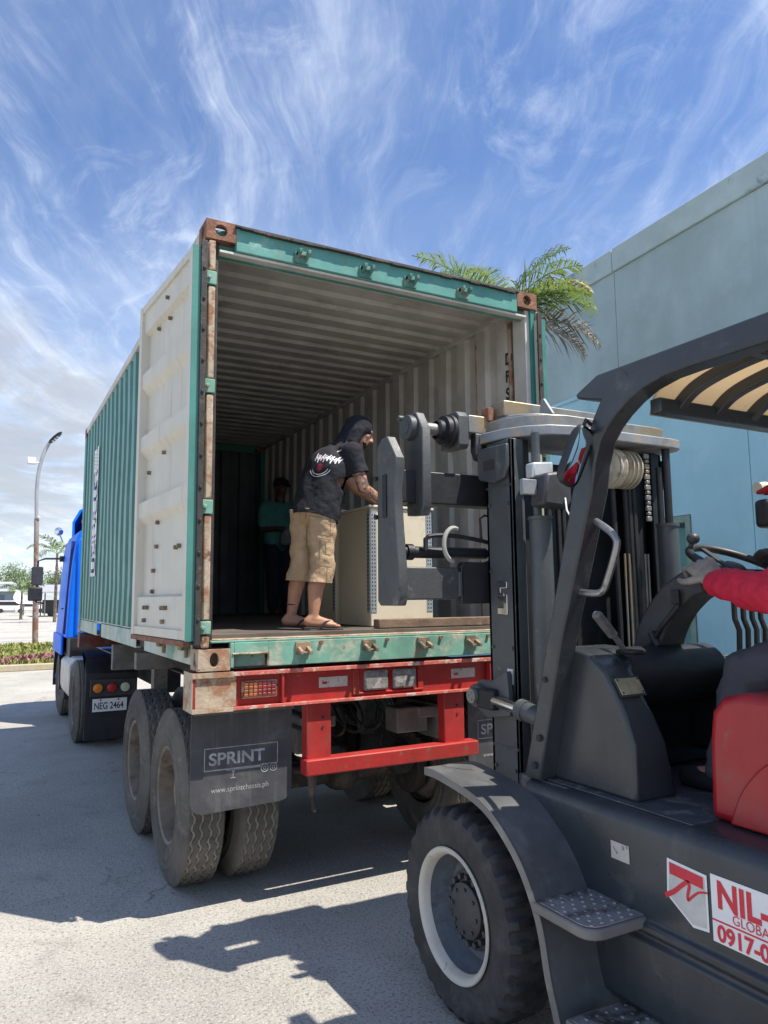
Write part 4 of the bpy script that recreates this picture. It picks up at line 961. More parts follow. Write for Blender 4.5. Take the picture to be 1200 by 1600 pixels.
# emblem of two interlocked hooks on the near rail
b = B(); x0_, x1_ = -.086, -.0795
E0 = Vector((-1.175, 1.655))
def em(pts): b.prism([(E0.x-p[0]*.075, E0.y+p[1]*.155) for p in pts], 'yz', x0_, x1_)
em([(.0, 1), (1, 1), (1, .80), (.34, .80), (.34, .66), (.66, .66), (.74, .56), (.0, .60)])
em([(1, .62), (1, 0), (0, 0), (0, .20), (.64, .20), (.64, .38), (.28, .38), (.0, .54), (.80, .54)])
b.build('emblem', m_chrome, fl, bevel=.002)
b = B()
for z in (.62, .95, 1.5, 1.86, 2.18):
    for y in (-1.275, -1.13): b.cyl((-.0795, y, z), (-.088, y, z), .0085, n=8)
b.build('bolt', m_flmast, fl)
b = B(); b.box(-.0825, -.0795, -1.30, -1.105, 1.04, 1.052); b.box(-.0825, -.0795, -1.30, -1.105, 2.262, 2.272); b.build('weld_seam', m_carr, fl, bevel=.001)
# dark filling of the mast: carriage back, hoses, chains
b = B(); b.box(.10, .75, -1.14, -1.10, .55, 2.42); b.box(.15, .70, -1.2, -1.14, .5, 1.2); b.box(.06, .79, -1.25, -1.1, 1.0, 1.1); b.box(.06, .79, -1.25, -1.1, .45, .6); b.build('mast_panel', m_fldark, fl, bevel=.004)
b = B()
for x, rr_ in ((.655, .013), (.685, .013), (.715, .014), (.57, .014), (.20, .013), (.23, .013), (.14, .014)): b.tube([(x, -1.30, .6), (x+.004*math.sin(x*90), -1.31, 1.6), (x, -1.30, 2.34)], rr_, 8)
b.build('hose', m_hose, fl)
b = B()
for x in (.60, .63, .745, .765, .16): b.cyl((x, -1.335, .6), (x, -1.335, 1.95 if x > .5 else 1.7), .0055, n=8)
b.build('pipe', m_raw, fl)
for (cx, mm, rr_, th) in ((.545, m_cream, .105, .05), (.615, m_cream, .10, .012), (.645, m_cream, .10, .012), (.675, m_cream, .10, .012)):
    b = B(); b.lathe([(.02, th/2+.012), (.035, th/2+.012), (.04, th/2), (.075, th/2), (.085, th/2-.008), (rr_-.004, th/2-.004), (rr_, th/2-.01), (rr_-.012, 0), (rr_, -th/2+.01), (rr_-.004, -th/2), (.02, -th/2)], (cx, -1.315, 2.385), (-1, 0, 0), 40); pu_ = b.build('pulley', mm, fl, angle=40)
b = B(); b.cyl((.47, -1.315, 2.385), (.72, -1.315, 2.385), .022, n=16); b.build('pulley_pin', m_fldark, fl)
b = B()
for i in range(13):
    z = 2.44-.027*i; b.box(.708, .73, -1.405, -1.385, z, z+.018) if i % 2 else b.box(.703, .735, -1.403, -1.387, z-.004, z+.022)
b.build('lift_chain', m_raw, fl, bevel=.004)
# top plate and the layers on it
po = [(-.10, -1.02), (-.10, -1.12), (-.075, -1.24), (-.02, -1.34), (.07, -1.415), (.18, -1.445), (.86, -1.445), (.935, -1.43), (.975, -1.38), (.985, -1.28), (.985, -1.02)]
b = B(); b.prism(po, 'xy', 2.497, 2.548); tpl = b.build('top_plate', m_plate, fl, bevel=.006)
b = B(); b.prism([(CX+(x-CX)*.90, -1.0+(y+1.0)*.86) for x, y in po], 'xy', 2.5485, 2.615); b.build('crosshead', m_raw, fl, bevel=.006)
b = B(); b.prism([(CX+(x-CX)*.82, -1.0+(y+1.0)*.66) for x, y in po], 'xy', 2.6155, 2.64); b.build('crosshead_cap', m_plate, fl, bevel=.004)
b = B(); b.box(.0, .80, -1.16, -1.05, 2.6405, 2.72); b.box(-.03, .10, -1.02, -.92, 2.60, 2.66); b.build('crosshead_bar', m_raw, fl, bevel=.006)
b = B(); b.box(-.055, -.02, -1.10, -1.04, 2.62, 2.69); b.build('stop_block', m_rust, fl, bevel=.004)
b = B(); b.prism([(-1.30, 2.64), (-1.2, 2.64), (-1.215, 2.73), (-1.235, 2.73)], 'yz', .19, .205); b.build('gusset', m_plate, fl)
# tilt cylinder and bracket on the near side
for s in (1, -1):
    def q(x): return x if s > 0 else mx(x)
    b = B(); b.prism([(-1.30, 1.20), (-1.12, 1.17), (-1.02, 1.22), (-1.01, 1.29), (-1.06, 1.34), (-1.16, 1.345), (-1.28, 1.40)], 'yz', min(q(-.125), q(-.095)), max(q(-.125), q(-.095)))
    b.cyl((q(-.16), -1.075, 1.27), (q(-.10), -1.075, 1.27), .055, n=24); br_ = b.build('tilt_bracket', m_flmast, fl, bevel=.005)
    b = B(); b.cyl((q(-.162), -1.075, 1.27), (q(-.185), -1.075, 1.27), .035, n=16)
    for i in range(3): a = 2.1*i; b.cyl((q(-.185), -1.075+.018*math.cos(a), 1.27+.018*math.sin(a)), (q(-.19), -1.075+.018*math.cos(a), 1.27+.018*math.sin(a)), .006, n=6)
    b.build('pin', m_raw, br_, bevel=.002)
    b = B(); b.box(min(q(-.165), q(-.11)), max(q(-.165), q(-.11)), -1.22, -1.09, 1.215, 1.31); b.build('clevis', m_fldark, br_, bevel=.012)
    b = B(); b.cyl((q(-.138), -1.2, 1.262), (q(-.138), -1.47, 1.235), .027, n=20); tr_ = b.build('tilt_rod', m_chrome, fl)
    b = B(); b.cyl((q(-.138), -1.395, 1.243), (q(-.138), -1.44, 1.238), .047, n=24); b.cyl((q(-.138), -1.44, 1.238), (q(-.138), -1.62, 1.216), .042, n=24); b.build('tilt_cylinder', m_flmast, fl)
    if s > 0:
        b = B(); b.box(-.084, -.0805, -1.275, -1.235, 1.335, 1.405); b.build('sticker', m_white, br_); b = B(); b.box(-.0865, -.0842, -1.268, -1.25, 1.35, 1.385); b.build('print', m_dark, br_)
# carriage and clamp frame reaching into the container -------------
_before = set(bpy.data.objects)
def platez(pts, xa, xb, name, mat=m_carr, bev=.006): b = B(); b.prism(pts, 'yz', xa, xb); return b.build(name, mat, fl, bevel=bev)
shA = platez([(-.38, 1.72), (-.385, 2.59), (-.44, 2.63), (-.505, 2.635), (-.605, 2.50), (-.605, 2.43), (-.575, 2.33), (-.59, 2.14), (-.62, 1.90), (-.625, 1.74), (-.60, 1.695), (-.41, 1.695)], -.315, -.258, 'clamp_arm')
b = B(); b.box(-.325, -.3155, -.50, -.46, 2.18, 2.42); b.cyl((-.316, -.385, 2.41), (-.335, -.385, 2.41), .014, n=12); b.cyl((-.316, -.385, 2.19), (-.335, -.385, 2.19), .014, n=12); b.build('wear_pad', m_fldark, shA, bevel=.004)
shB = platez([(-.425, 2.20), (-.42, 2.74), (-.45, 2.785), (-.535, 2.785), (-.605, 2.68), (-.605, 2.24), (-.58, 2.19)], -.145, -.088, 'hanger_plate')
b = B(); b.cyl((-.146, -.49, 2.70), (-.185, -.49, 2.70), .072, n=28); b.cyl((-.185, -.49, 2.70), (-.19, -.49, 2.70), .04, n=20); b.cyl((-.15, -.43, 2.765), (-.20, -.43, 2.765), .018, n=12); b.build('shaft_end', m_carr, shB, bevel=.004)
b = B(); b.cyl((-.088, -.515, 2.70), (.95, -.515, 2.70), .036, n=28); b.build('carriage_shaft', m_raw, fl)
b = B(); b.lathe([(.05, 0), (.06, .01), (.06, .04), (.085, .045), (.085, .075), (.095, .08), (.095, .10)], (.0, -.515, 2.70), (1, 0, 0), 32); b.build('shaft_collar', m_fldark, fl, angle=40)
platez([(-.40, 2.60), (-.40, 2.79), (-.43, 2.81), (-.57, 2.81), (-.60, 2.78), (-.60, 2.61), (-.58, 2.59)], .105, .175, 'bearing_block')
b = B(); b.box(.176, .80, -.60, -.42, 2.685, 2.79); b.build('carriage_top_bar', m_raw, fl, bevel=.006)
for s in (1, -1):
    def q(x): return x if s > 0 else mx(x)
    b = B(); b.prism([(.22, 2.685), (.215, 2.58), (.235, 2.53), (.29, 2.52), (.33, 2.47), (.345, 2.36), (.345, 1.99), (.325, 1.95), (.28, 1.935), (.12, 1.935), (.10, 1.91), (.10, 1.70), (.42, 1.70), (.42, 2.685)] if s > 0 else [(q(a), c_) for a, c_ in [(.22, 2.685), (.345, 2.47), (.345, 1.99), (.10, 1.91), (.10, 1.70), (.42, 1.70), (.42, 2.685)]], 'xz', -.60, -.55); b.build('carriage_side_plate', m_fldark, fl, bevel=.006)
b = B(); b.box(.222, .26, -.605, -.5505, 2.56, 2.68); b.build('guide_shoe', m_carr, fl, bevel=.004)
b = B(); b.box(-.258, 1.0, -.53, -.42, 2.265, 2.45); b.build('cross_beam', m_fldark, fl, bevel=.008)
b = B(); b.box(-.26, .10, -.58, -.46, 1.725, 1.905); b.box(.085, .12, -.60, -.45, 1.74, 1.88); b.build('lower_beam', m_fldark if False else m_carr, fl, bevel=.008)
b = B(); b.box(.42, .9, -.60, -.46, 1.70, 1.93); b.build('lower_frame', m_fldark, fl, bevel=.008)
b = B(); b.cyl((-.258, -.50, 1.99), (.34, -.50, 1.99), .033, n=20); b.cyl((-.20, -.50, 1.99), (-.16, -.50, 1.99), .045, n=20); b.build('clamp_cylinder', m_fldark, fl)
b = B(); b.tube(bez((-.09, -.56, 2.075), (.0, -.58, 2.10), (.2, -.58, 2.07), (.33, -.56, 2.05), 14), .013, 8); b.tube([(-.10, -.55, 2.0), (-.10, -.55, 2.06), (-.085, -.56, 2.075)], .014, 8); b.tube([(.335, -.56, 2.05), (.34, -.56, 2.2), (.30, -.56, 2.21), (.265, -.56, 2.19), (.275, -.56, 2.06)], .007, 6); b.build('hydraulic_hose', m_hose, fl)
b = B(); b.tube([(.06+.075*math.cos(R(a)), -.575-.03*math.sin(R(a/2)), 2.03+.095*math.sin(R(a))) for a in range(70, 261, 10)], .013, 8); b.build('hose_loop', m_hosew, fl)
for o_ in set(bpy.data.objects)-_before:
    if o_.parent == fl: o_.scale = (.86, .86, .86); o_.location = (-.313, -.567, .244)
# cowl -------------------------------------------------------------
b = B()
side = [(-1.58, .986), (-2.03, .986), (-2.026, 1.19), (-1.99, 1.29), (-1.945, 1.38), (-1.895, 1.45), (-1.82, 1.505), (-1.72, 1.525), (-1.58, 1.525)]
rt_ = {0: .20, 1: .09, 2: .05, 3: .03, 4: .0, 5: .01, 6: .12, 7: .16, 8: .20}
A = [b.v((-.122, y, z)) for y, z in side]; C = [b.v((rt_[i], y, z)) for i, (y, z) in enumerate(side)]
b.face(A); b.face(C[::-1])
for i in range(len(side)): b.face([A[i], C[i], C[(i+1) % len(side)], A[(i+1) % len(side)]])
cw = b.build('cowl', m_fl, fl, bevel=.014, seg=3)
b = B(); dn = Vector((0, -.83, .55)).normalized(); uu_ = Vector((0, .55, .83)).normalized()
b.obox(Vector((-.052, -1.95, 1.392))+dn*.004, (1, 0, 0), uu_, dn, .060, .034, .003); dp = b.build('data_plate', m_plateyel, cw, bevel=.002)
b = B()
for sx in (-1, 1):
    for sy in (-1, 1): p = Vector((-.052+sx*.052, -1.95, 1.392))+uu_*(sy*.027)+dn*.006; b.cyl(p, p+dn*.003, .004, n=8)
b.build('rivet', m_dark, dp)
b = B(); b.obox(Vector((-.052, -1.95, 1.392))+dn*.0015, (1, 0, 0), uu_, dn, .067, .041, .0015); b.build('plate_frame', m_dark, cw)
b = B(); b.cyl((.0, -1.76, 1.40), (.62, -1.76, 1.40), .125, n=32); b.box(.1, .95, -1.70, -1.5, 1.0, 1.45); b.build('dashboard', m_fldark, fl, bevel=.01)
b = B(); b.bar((.04, -1.865, 1.50), (-.105, -1.885, 1.638), .022, .016); lv = b.build('brake_lever', m_steelrail, fl, bevel=.004)
b = B(); b.bar((-.045, -1.877, 1.578), (-.15, -1.89, 1.672), .038, .032); b.build('grip', M('worn_grip', (.10, .10, .105), .6, 0, .3, 30), lv, bevel=.010)
b = B(); b.box(.0, .07, -1.93, -1.83, 1.505, 1.525); b.build('lever_gaiter', m_black, lv, bevel=.01)
# steering column and wheel
b = B(); col = curve2([(-1.68, 1.40), (-1.71, 1.55), (-1.79, 1.68), (-1.90, 1.77), (-1.99, 1.80)], 5); rows = []
for i, p in enumerate(col):
    t = (col[min(i+1, len(col)-1)]-col[max(i-1, 0)]).normalized(); nn = Vector((-t.y, t.x)); hw = .085-.02*i/len(col); d_ = .075-.02*i/len(col)
    rows.append([b.v(q) for q in ((.40-hw, p.x+nn.x*d_, p.y+nn.y*d_), (.40+hw, p.x+nn.x*d_, p.y+nn.y*d_), (.40+hw, p.x-nn.x*d_, p.y-nn.y*d_), (.40-hw, p.x-nn.x*d_, p.y-nn.y*d_))])
for r0, r1 in zip(rows, rows[1:]):
    for i in range(4): b.face([r0[i], r0[(i+1) % 4], r1[(i+1) % 4], r1[i]])
b.face(rows[0]); b.face(rows[-1][::-1])
scol = b.build('steering_column', m_plastic, fl, bevel=.012)
b = B(); b.box(.305, .318, -1.90, -1.86, 1.70, 1.76); b.tube([(.312, -1.72, 1.50), (.306, -1.80, 1.60), (.308, -1.90, 1.70)], .012, 8); b.cyl((.31, -1.78, 1.52), (.31, -1.74, 1.58), .016, n=10); b.build('column_latch', m_black, scol, bevel=.003)
SW = Vector((.505, -2.03, 1.865)); wa = Vector((0, -.42, .91)).normalized(); wu = Vector((1, 0, 0)); wv_ = wa.cross(wu)
def rim_pt(a, r=.185): return SW+wu*(r*math.cos(a))+wv_*(r*math.sin(a))
b = B(); b.tube([rim_pt(2*math.pi*i/48) for i in range(48)], .017, 12, closed=True); swh = b.build('steering_wheel', m_black, fl)
b = B(); 
for a in (90, 210, 330): b.bar(SW-wa*.03, rim_pt(R(a), .175), .03, .012, wa)
b.lathe([(.05, -.05), (.05, -.01), (.035, .0), (0, .002)], SW, wa, 24); b.build('spokes', m_black, swh, bevel=.003)
b = B(); kp = rim_pt(R(128)); b.cyl(kp, kp+wa*.035, .01, n=10); b.ell(kp+wa*.055, (.027, .027, .025)); b.build('spinner_knob', m_plastic, swh)
b = B()
for i in range(4):
    x = .72+.06*i; b.tube([(x, -1.86, 1.40), (x, -1.87, 1.58), (x-.012, -1.86, 1.63), (x-.012, -1.86, 1.74)], .012, 8)
b.build('control_levers', m_black, fl)
b = B(); b.box(.60, 1.02, -2.30, -1.66, 1.05, 1.44); b.build('side_console', m_fldark, fl, bevel=.03)
b = B(); b.box(.62, 1.0, -2.28, -1.68, 1.442, 1.455); b.box(.66, .72, -2.0, -1.90, 1.455, 1.475); b.box(.70, .98, -1.90, -1.82, 1.455, 1.465); b.build('console_top', m_raw, fl, bevel=.005)
# hood with seat
hp = [(-2.275, .986), (-2.285, 1.25), (-2.30, 1.345), (-2.345, 1.395), (-2.42, 1.415), (-3.45, 1.40), (-3.45, .986)]
b = B(); b.prism(hp, 'yz', -.045, .895); hood = b.build('seat_hood', m_redfl, fl, bevel=.03, seg=3)
b = B(); cr = curve2([(-2.36, .99), (-2.42, 1.12), (-2.54, 1.23), (-2.75, 1.29), (-3.3, 1.31)], 6); b.prism([tuple(p) for p in cr]+[(-3.3, .99)], 'yz', -.058, -.03); b.build('hood_panel', m_redfl, hood, bevel=.008)
b = B(); b.box(.16, .70, -3.10, -2.52, 1.415, 1.53); st = b.build('seat', m_black, fl, bevel=.04, seg=3)
b = B(); b.prism([(-3.06, 1.50), (-3.20, 1.50), (-3.30, 2.05), (-3.18, 2.05)], 'yz', .16, .70); b.build('backrest', m_black, fl, bevel=.04, seg=3)
# overhead guard
gp = [(-1.49, .986), (-1.844, 2.148), (-1.918, 2.315), (-1.975, 2.42), (-2.018, 2.481), (-1.895, 2.516), (-1.884, 2.535), (-2.004, 2.586), (-2.309, 2.586), (-3.40, 2.586), (-3.40, 2.49), (-2.60, 2.495), (-2.424, 2.498), (-2.32, 2.495), (-2.228, 2.478), (-2.155, 2.448), (-2.096, 2.413), (-2.045, 2.373), (-2.004, 2.325), (-1.972, 2.24), (-1.95, 2.134), (-1.749, 1.565), (-1.59, .986)]
b = B(); b.prism(gp, 'yz', -.205, -.115); gd = b.build('guard_frame', m_fl, fl, bevel=.008)
b = B(); b.cyl((-.206, -1.60, 1.16), (-.216, -1.60, 1.16), .014, n=10); b.cyl((-.206, -1.565, 1.045), (-.216, -1.565, 1.045), .014, n=10); b.cyl((-.20, -1.645, 1.40), (-.212, -1.645, 1.40), .012, n=10); b.build('bolt', m_dark, gd)
gpr = [(-2.18, 2.40), (-2.20, 2.50), (-2.30, 2.586), (-3.40, 2.586), (-3.40, 2.49), (-2.42, 2.49), (-2.28, 2.44), (-2.25, 1.0), (-2.17, 1.0)]
b = B(); b.prism(gpr, 'yz', mx(-.115), mx(-.205)); b.build('guard_frame', m_fl, fl, bevel=.008)
for s in (1, -1):
    b = B(); xa = -.205 if s > 0 else mx(-.115); b.prism([(-3.30, 2.49), (-3.40, 2.49), (-3.55, 1.35), (-3.45, 1.35)], 'yz', xa, xa+.09); b.build('guard_post', m_fl, fl, bevel=.008)
b = B(); b.box(-.115, mx(-.115), -2.225, -2.175, 2.40, 2.455); b.build('guard_crossbar', m_fl, fl, bevel=.005)
for ya, yb, zb in ((-2.62, -2.58, 2.545), (-3.39, -3.34, 2.56)): b = B(); b.box(-.115, mx(-.115), ya, yb, 2.50, zb); b.build('guard_crossbar', m_fl, fl, bevel=.005)
ribc = curve2([(-2.195, 2.455), (-2.27, 2.505), (-2.38, 2.537), (-2.55, 2.56), (-2.8, 2.566), (-3.36, 2.566)], 5)
for x in (.0, .205, .41, .615, .82):
    b = B(); inn = off2(ribc, .045); b.prism([tuple(p) for p in ribc]+[tuple(p) for p in inn[::-1]], 'yz', x-.018, x+.018); b.build('guard_rib', m_fl, fl, bevel=.004)
b = B(); o1 = off2(ribc, -.006); o2 = off2(ribc, -.012); o1 = [Vector((-2.172, 2.40))]+o1; o2 = [Vector((-2.166, 2.40))]+o2
b.prism([tuple(p) for p in o1]+[tuple(p) for p in o2[::-1]], 'yz', -.11, mx(-.11)); b.build('roof_cover', m_cover, fl, angle=60)
# grab handle, mirror, lamp on the near pillar
b = B(); b.tube(curve2([(-1.86, 2.055), (-1.90, 2.035), (-1.975, 1.985), (-2.005, 1.95), (-2.005, 1.915), (-1.955, 1.785), (-1.93, 1.755), (-1.89, 1.748), (-1.795, 1.755)], 3) and [Vector((-.15, p.x, p.y)) for p in curve2([(-1.86, 2.055), (-1.90, 2.035), (-1.975, 1.99), (-2.01, 1.955), (-2.012, 1.915), (-1.955, 1.79), (-1.93, 1.757), (-1.89, 1.748), (-1.795, 1.755)], 3)], .014, 10); b.build('grab_handle', m_steelrail, fl)
MC = Vector((-.275, -1.955, 2.27)); mn = Vector((.13, -.95, -.24)).normalized(); mr_ = mn.cross(Vector((.30, 0, 1))).normalized(); mu = mr_.cross(mn); mr_ = -mr_
def superell(n_, a, c_, p=4.5):
    o = []
    for i in range(n_):
        t = 2*math.pi*i/n_; cx_, sx_ = math.cos(t), math.sin(t); o.append((a*math.copysign(abs(cx_)**(2/p), cx_), c_*math.copysign(abs(sx_)**(2/p), sx_)))
    return o
b = B(); rows = []
for k_, dz in ((1.0, .012), (1.06, .006), (1.08, -.01), (.95, -.028), (.5, -.036)): rows.append([b.v(MC+mr_*(x*k_)+mu*(y*k_)+mn*dz) for x, y in superell(48, .050, .112)])
for r0, r1 in zip(rows, rows[1:]): b.bridge(r0, r1)
b.face(rows[-1]); mh = b.build('mirror_housing', m_black, fl)
b = B(); rows = []
for k_ in (.98, .8, .6, .4, .2): rows.append([b.v(MC+mr_*(x*k_)+mu*(y*k_)+mn*(.006+.007*(1-k_*k_))) for x, y in superell(48, .050, .112)])
for r0, r1 in zip(rows, rows[1:]): b.bridge(r0, r1)
b.face(rows[-1]); b.build('mirror', m_mirror, mh, angle=80)
b = B(); b.tube([MC+mu*.12-mn*.02, MC+mu*.15-mn*.02, (-.2, -1.96, 2.40)], .008, 8); b.build('mirror_arm', m_black, mh)
LC = Vector((-.005, -1.50, 2.215))
b = B(); b.prism([(-.095, -.075), (.05, -.085), (.075, -.05), (.07, .06), (.03, .085), (-.07, .07)], 'xz', -.05, .05)
for v in b.bm.verts: v.co = v.co+LC
wlamp = b.build('work_lamp', m_plastic, fl, bevel=.015)
b = B(); b.obox(LC+Vector((-.02, .06, .10)), (1, 0, .1), (0, 1, 0), (0, 0, 1), .06, .03, .035); b.build('lens', m_lens, wlamp, bevel=.01)
b = B(); b.obox(LC+Vector((-.12, .02, .01)), (1, 0, 0), (0, 1, 0), (0, 0, 1), .04, .012, .035); b.build('bracket', m_plate, wlamp, bevel=.003)
b = B(); b.tube([LC+Vector((.03, -.05, -.04)), LC+Vector((-.0, -.09, -.1)), LC+Vector((.02, -.12, -.17)), LC+Vector((.05, -.14, -.2))], .004, 6); b.build('cable', m_white, wlamp)
RL = Vector((.845, -1.95, 2.155))
b = B(); b.ell(RL+Vector((0, 0, .06)), (.05, .04, .03)); b.cyl(RL+Vector((-.05, 0, .06)), RL+Vector((-.02, 0, .06)), .025, n=16); rl = b.build('side_lamp', m_cream, fl)
b = B(); b.box(RL.x-.03, RL.x+.18, RL.y-.04, RL.y+.04, RL.z-.12, RL.z+.01); b.build('lamp_body', m_black, rl, bevel=.02)
# signs on the body side
XS = -.2165
b = B(); sh = [(-2.238, .878), (-2.390, .868), (-2.390, .70), (-2.33, .693), (-2.232, .760)]
b.prism(sh, 'yz', XS-.0015, XS); lg = b.build('shield_sticker', m_white, fl)
b = B(); b.prism([(-2.316+(y+2.316)*.90, .785+(z-.785)*.90) for y, z in sh], 'yz', XS-.0025, XS-.0016); b.build('shield_field', m_silver, lg)
b = B()
for i, wd_ in enumerate((.006, .006, .008, .010, .034, .028, .038)):
    ys_ = -2.248-sum((.006, .006, .008, .010, .034, .028, .038)[:i]); b.prism([(ys_, .868-.065*(-2.238-ys_)), (ys_-wd_+.0012, .868-.065*(-2.238-ys_+wd_)), (ys_-wd_+.0012, .832-.065*(-2.238-ys_+wd_)), (ys_, .832-.065*(-2.238-ys_))], 'yz', XS-.0035, XS-.0026)
b.build('shield_band', m_ral, lg)
b = B()
def ribbon(pts, wds):
    P_ = [Vector(p) for p in pts]; L_, R_ = [], []
    for i, p in enumerate(P_):
        t_ = (P_[min(i+1, len(P_)-1)]-P_[max(i-1, 0)]).normalized(); nn = Vector((-t_.y, t_.x))*wds[i]/2; L_.append(p+nn); R_.append(p-nn)
    fr = [[b.v((x_, q.x, q.y)) for q in (l_, r_)] for l_, r_ in zip(L_, R_) for x_ in (XS-.0035,)]
    for p, q in zip(fr, fr[1:]): b.face([p[0], p[1], q[1], q[0]])
ribbon(curve2([(-2.226, .757), (-2.262, .780), (-2.298, .812), (-2.318, .826), (-2.324, .815), (-2.316, .785), (-2.317, .771), (-2.332, .785), (-2.360, .808), (-2.392, .817)], 4), [.016-.010*i/36 for i in range(37)])
b.build('shield_letter', m_ral, lg)
b = B(); b.prism([(-2.404, .880), (-3.05, .880), (-3.05, .683), (-2.404, .683)], 'yz', XS-.0015, XS); sg = b.build('company_sign', m_white, fl)
b = B(); b.box(XS-.0027, XS-.0016, -3.05, -2.405, .745, .750); b.build('sign_line', m_ral, sg)
words('lettering', 'NIL-A', .110, (XS-.0016, -2.424, .789), (0, -1, 0), (0, 0, 1), m_ral, sg, .88, .0012, fat=.0038)
words('lettering', 'GLOBAL', .040, (XS-.0016, -2.475, .756), (0, -1, 0), (0, 0, 1), m_ral, sg, .92, .0012)
words('lettering', '0917-0', .066, (XS-.0016, -2.420, .691), (0, -1, 0), (0, 0, 1), m_ral, sg, .93, .0012, fat=.0022)
b = B(); b.box(XS-.0015, XS, -2.072, -1.987, .806, .866); b.build('small_sticker', m_stk, fl)

# ================================================================== CARGO
def cabinet(y0, y1, x0, x1, label, strips, zt=.925):
    z0 = FL+.03 if y0 < 1.5 else FL; z1 = FL+zt
    t = thing('steel_cabinet', ((x0+x1)/2, (y0+y1)/2, FL), label, 'cabinet', 'steel cabinets in the container')
    b = B(); b.box(x0, x1, y0, y1, FL+.004, z1); b.build('body', m_cab, t, bevel=.006)
    b = B(); b.box(x0-.012, x1+.012, y0-.012, y1+.012, z1+.001, z1+.02); b.build('lid', m_cab, t, bevel=.005)
    for (xa, ya, nx, ny) in strips:
        b = B(); hh = z1-.02
        if nx: b.box(min(xa, xa+nx*.004), max(xa, xa+nx*.004), ya, ya+.045, FL+.10, hh)
        else: b.box(xa, xa+.045, min(ya, ya+ny*.004), max(ya, ya+ny*.004), FL+.10, hh)
        b.mi = 1
        for i in range(30):
            z = FL+.125+i*.026
            if z > hh-.02: break
            for k_ in (.011, .031):
                if nx: b.box(min(xa+nx*.0042, xa+nx*.0052), max(xa+nx*.0042, xa+nx*.0052), ya+k_-.004, ya+k_+.004, z-.006, z+.006)
                else: b.box(xa+k_-.004, xa+k_+.004, min(ya+ny*.0042, ya+ny*.0052), max(ya+ny*.0042, ya+ny*.0052), z-.006, z+.006)
        b.build('perforated_strip', [m_cabst, m_dark], t)
    return t
CX0, CY0 = .09, .50
cabinet(CY0, CY0+.50, CX0, CX0+.505, 'beige steel cabinet nearest the container opening with perforated corner strips', [(CX0, CY0+.002, -1, 0), (CX0+.003, CY0, 0, -1), (CX0+.455, CY0, 0, -1)], .825)
cabinet(CY0+.54, CY0+1.04, CX0-.02, CX0+.48, 'beige steel cabinet standing deeper in the container behind the first one', [(CX0-.02, CY0+.542, -1, 0)], .85)
b = B(); b.box(-.02, .93, .17, .25, FL+.003, FL+.062); tb = b.build('timber_beam', m_wood, bevel=.006); tag(tb, 'brown timber beam lying across the container floor before the cabinet', 'timber')

# ================================================================== PEOPLE
V = Vector
def figure(b, pts):
    for a, c, ra, rb in pts: b.cap(a, c, ra, rb)
def hand(b, wrist, dirn, palm_n, side, curl=.6, s=1.0, spread=.12):
    """palm and five separate bent fingers; dirn = towards the fingertips, palm_n = out of the back of the hand, side = +1/-1 towards the thumb"""
    d = V(dirn).normalized(); n = V(palm_n); n = (n-d*n.dot(d)).normalized(); w_ = d.cross(n)*side; wr = V(wrist)
    b.cap(wr, wr+d*.03*s, .026*s, .028*s)
    for k_ in (-.5, -.17, .17, .5): b.cap(wr+d*.02*s+w_*(k_*.034*s), wr+d*.085*s+w_*(k_*.062*s), .015*s, .013*s)
    for k_, ln in ((.5, .072), (.17, .080), (-.17, .075), (-.5, .058)):
        p = wr+d*.088*s+w_*(k_*.064*s); dd = (d+w_*k_*spread).normalized(); a = 0; ln *= s
        for seg, f in ((.45, .35), (.30, .9), (.25, 1.4)):
            a = curl*f; q = p+(dd*math.cos(a)-n*math.sin(a))*ln*seg; b.cap(p, q, .0095*s, .0085*s); p = q
    p = wr+d*.03*s+w_*.026*s
    for dv, l_, r_ in ((d*.6+w_*.75-n*.25, .040, .013), (d*.85+w_*.35-n*.45, .032, .011), (d*.95-n*.35, .026, .0095)):
        q = p+dv.normalized()*l_*s; b.cap(p, q, r_*s, (r_-.001)*s); p = q
def head(b, c, f, upv, s=1.0):
    """skull, jaw, nose, lips, brows and ears; f = facing direction"""
    f = V(f).normalized(); u = V(upv); u = (u-f*u.dot(f)).normalized(); l = u.cross(f); c = V(c); rot = Matrix((f, l, u)).transposed()
    def P(x, y, z): return c+(f*x+l*y+u*z)*s
    b.ell(P(-.008, 0, .022), (.097*s, .075*s, .098*s), rot); b.ell(P(.028, 0, -.035), (.062*s, .058*s, .080*s), rot); b.ell(P(.048, 0, -.082), (.034*s, .036*s, .026*s), rot)
    b.cap(P(.088, 0, .018), P(.108, 0, -.024), .010*s, .0135*s); b.ell(P(.096, .014, -.028), (.010*s, .009*s, .008*s), rot); b.ell(P(.096, -.014, -.028), (.010*s, .009*s, .008*s), rot)
    b.cap(P(.074, .046, .032), P(.086, .016, .030), .010*s, .011*s); b.cap(P(.074, -.046, .032), P(.086, -.016, .030), .010*s, .011*s)
    b.cap(P(.078, .020, -.053), P(.078, -.020, -.053), .009*s, .009*s); b.cap(P(.074, .017, -.064), P(.074, -.017, -.064), .009*s, .009*s)
    for q in (1, -1): b.ell(P(-.006, .076*q, -.008), (.020*s, .010*s, .032*s), rot); b.ell(P(.052, .040*q, -.012), (.024*s, .022*s, .022*s), rot)
    return P
m_eye = M('eye_white', (.55, .53, .5), .3); 
def eyes(P, f, parent, s=1.0):
    b = B()
    for q in (1, -1): b.mi = 0; b.ell(P(.072, .031*q, .008), (.011*s,)*3); b.mi = 1; b.ell(P(.080, .031*q, .008), (.0055*s,)*3)
    b.build('eyes', [m_eye, m_hair], parent)

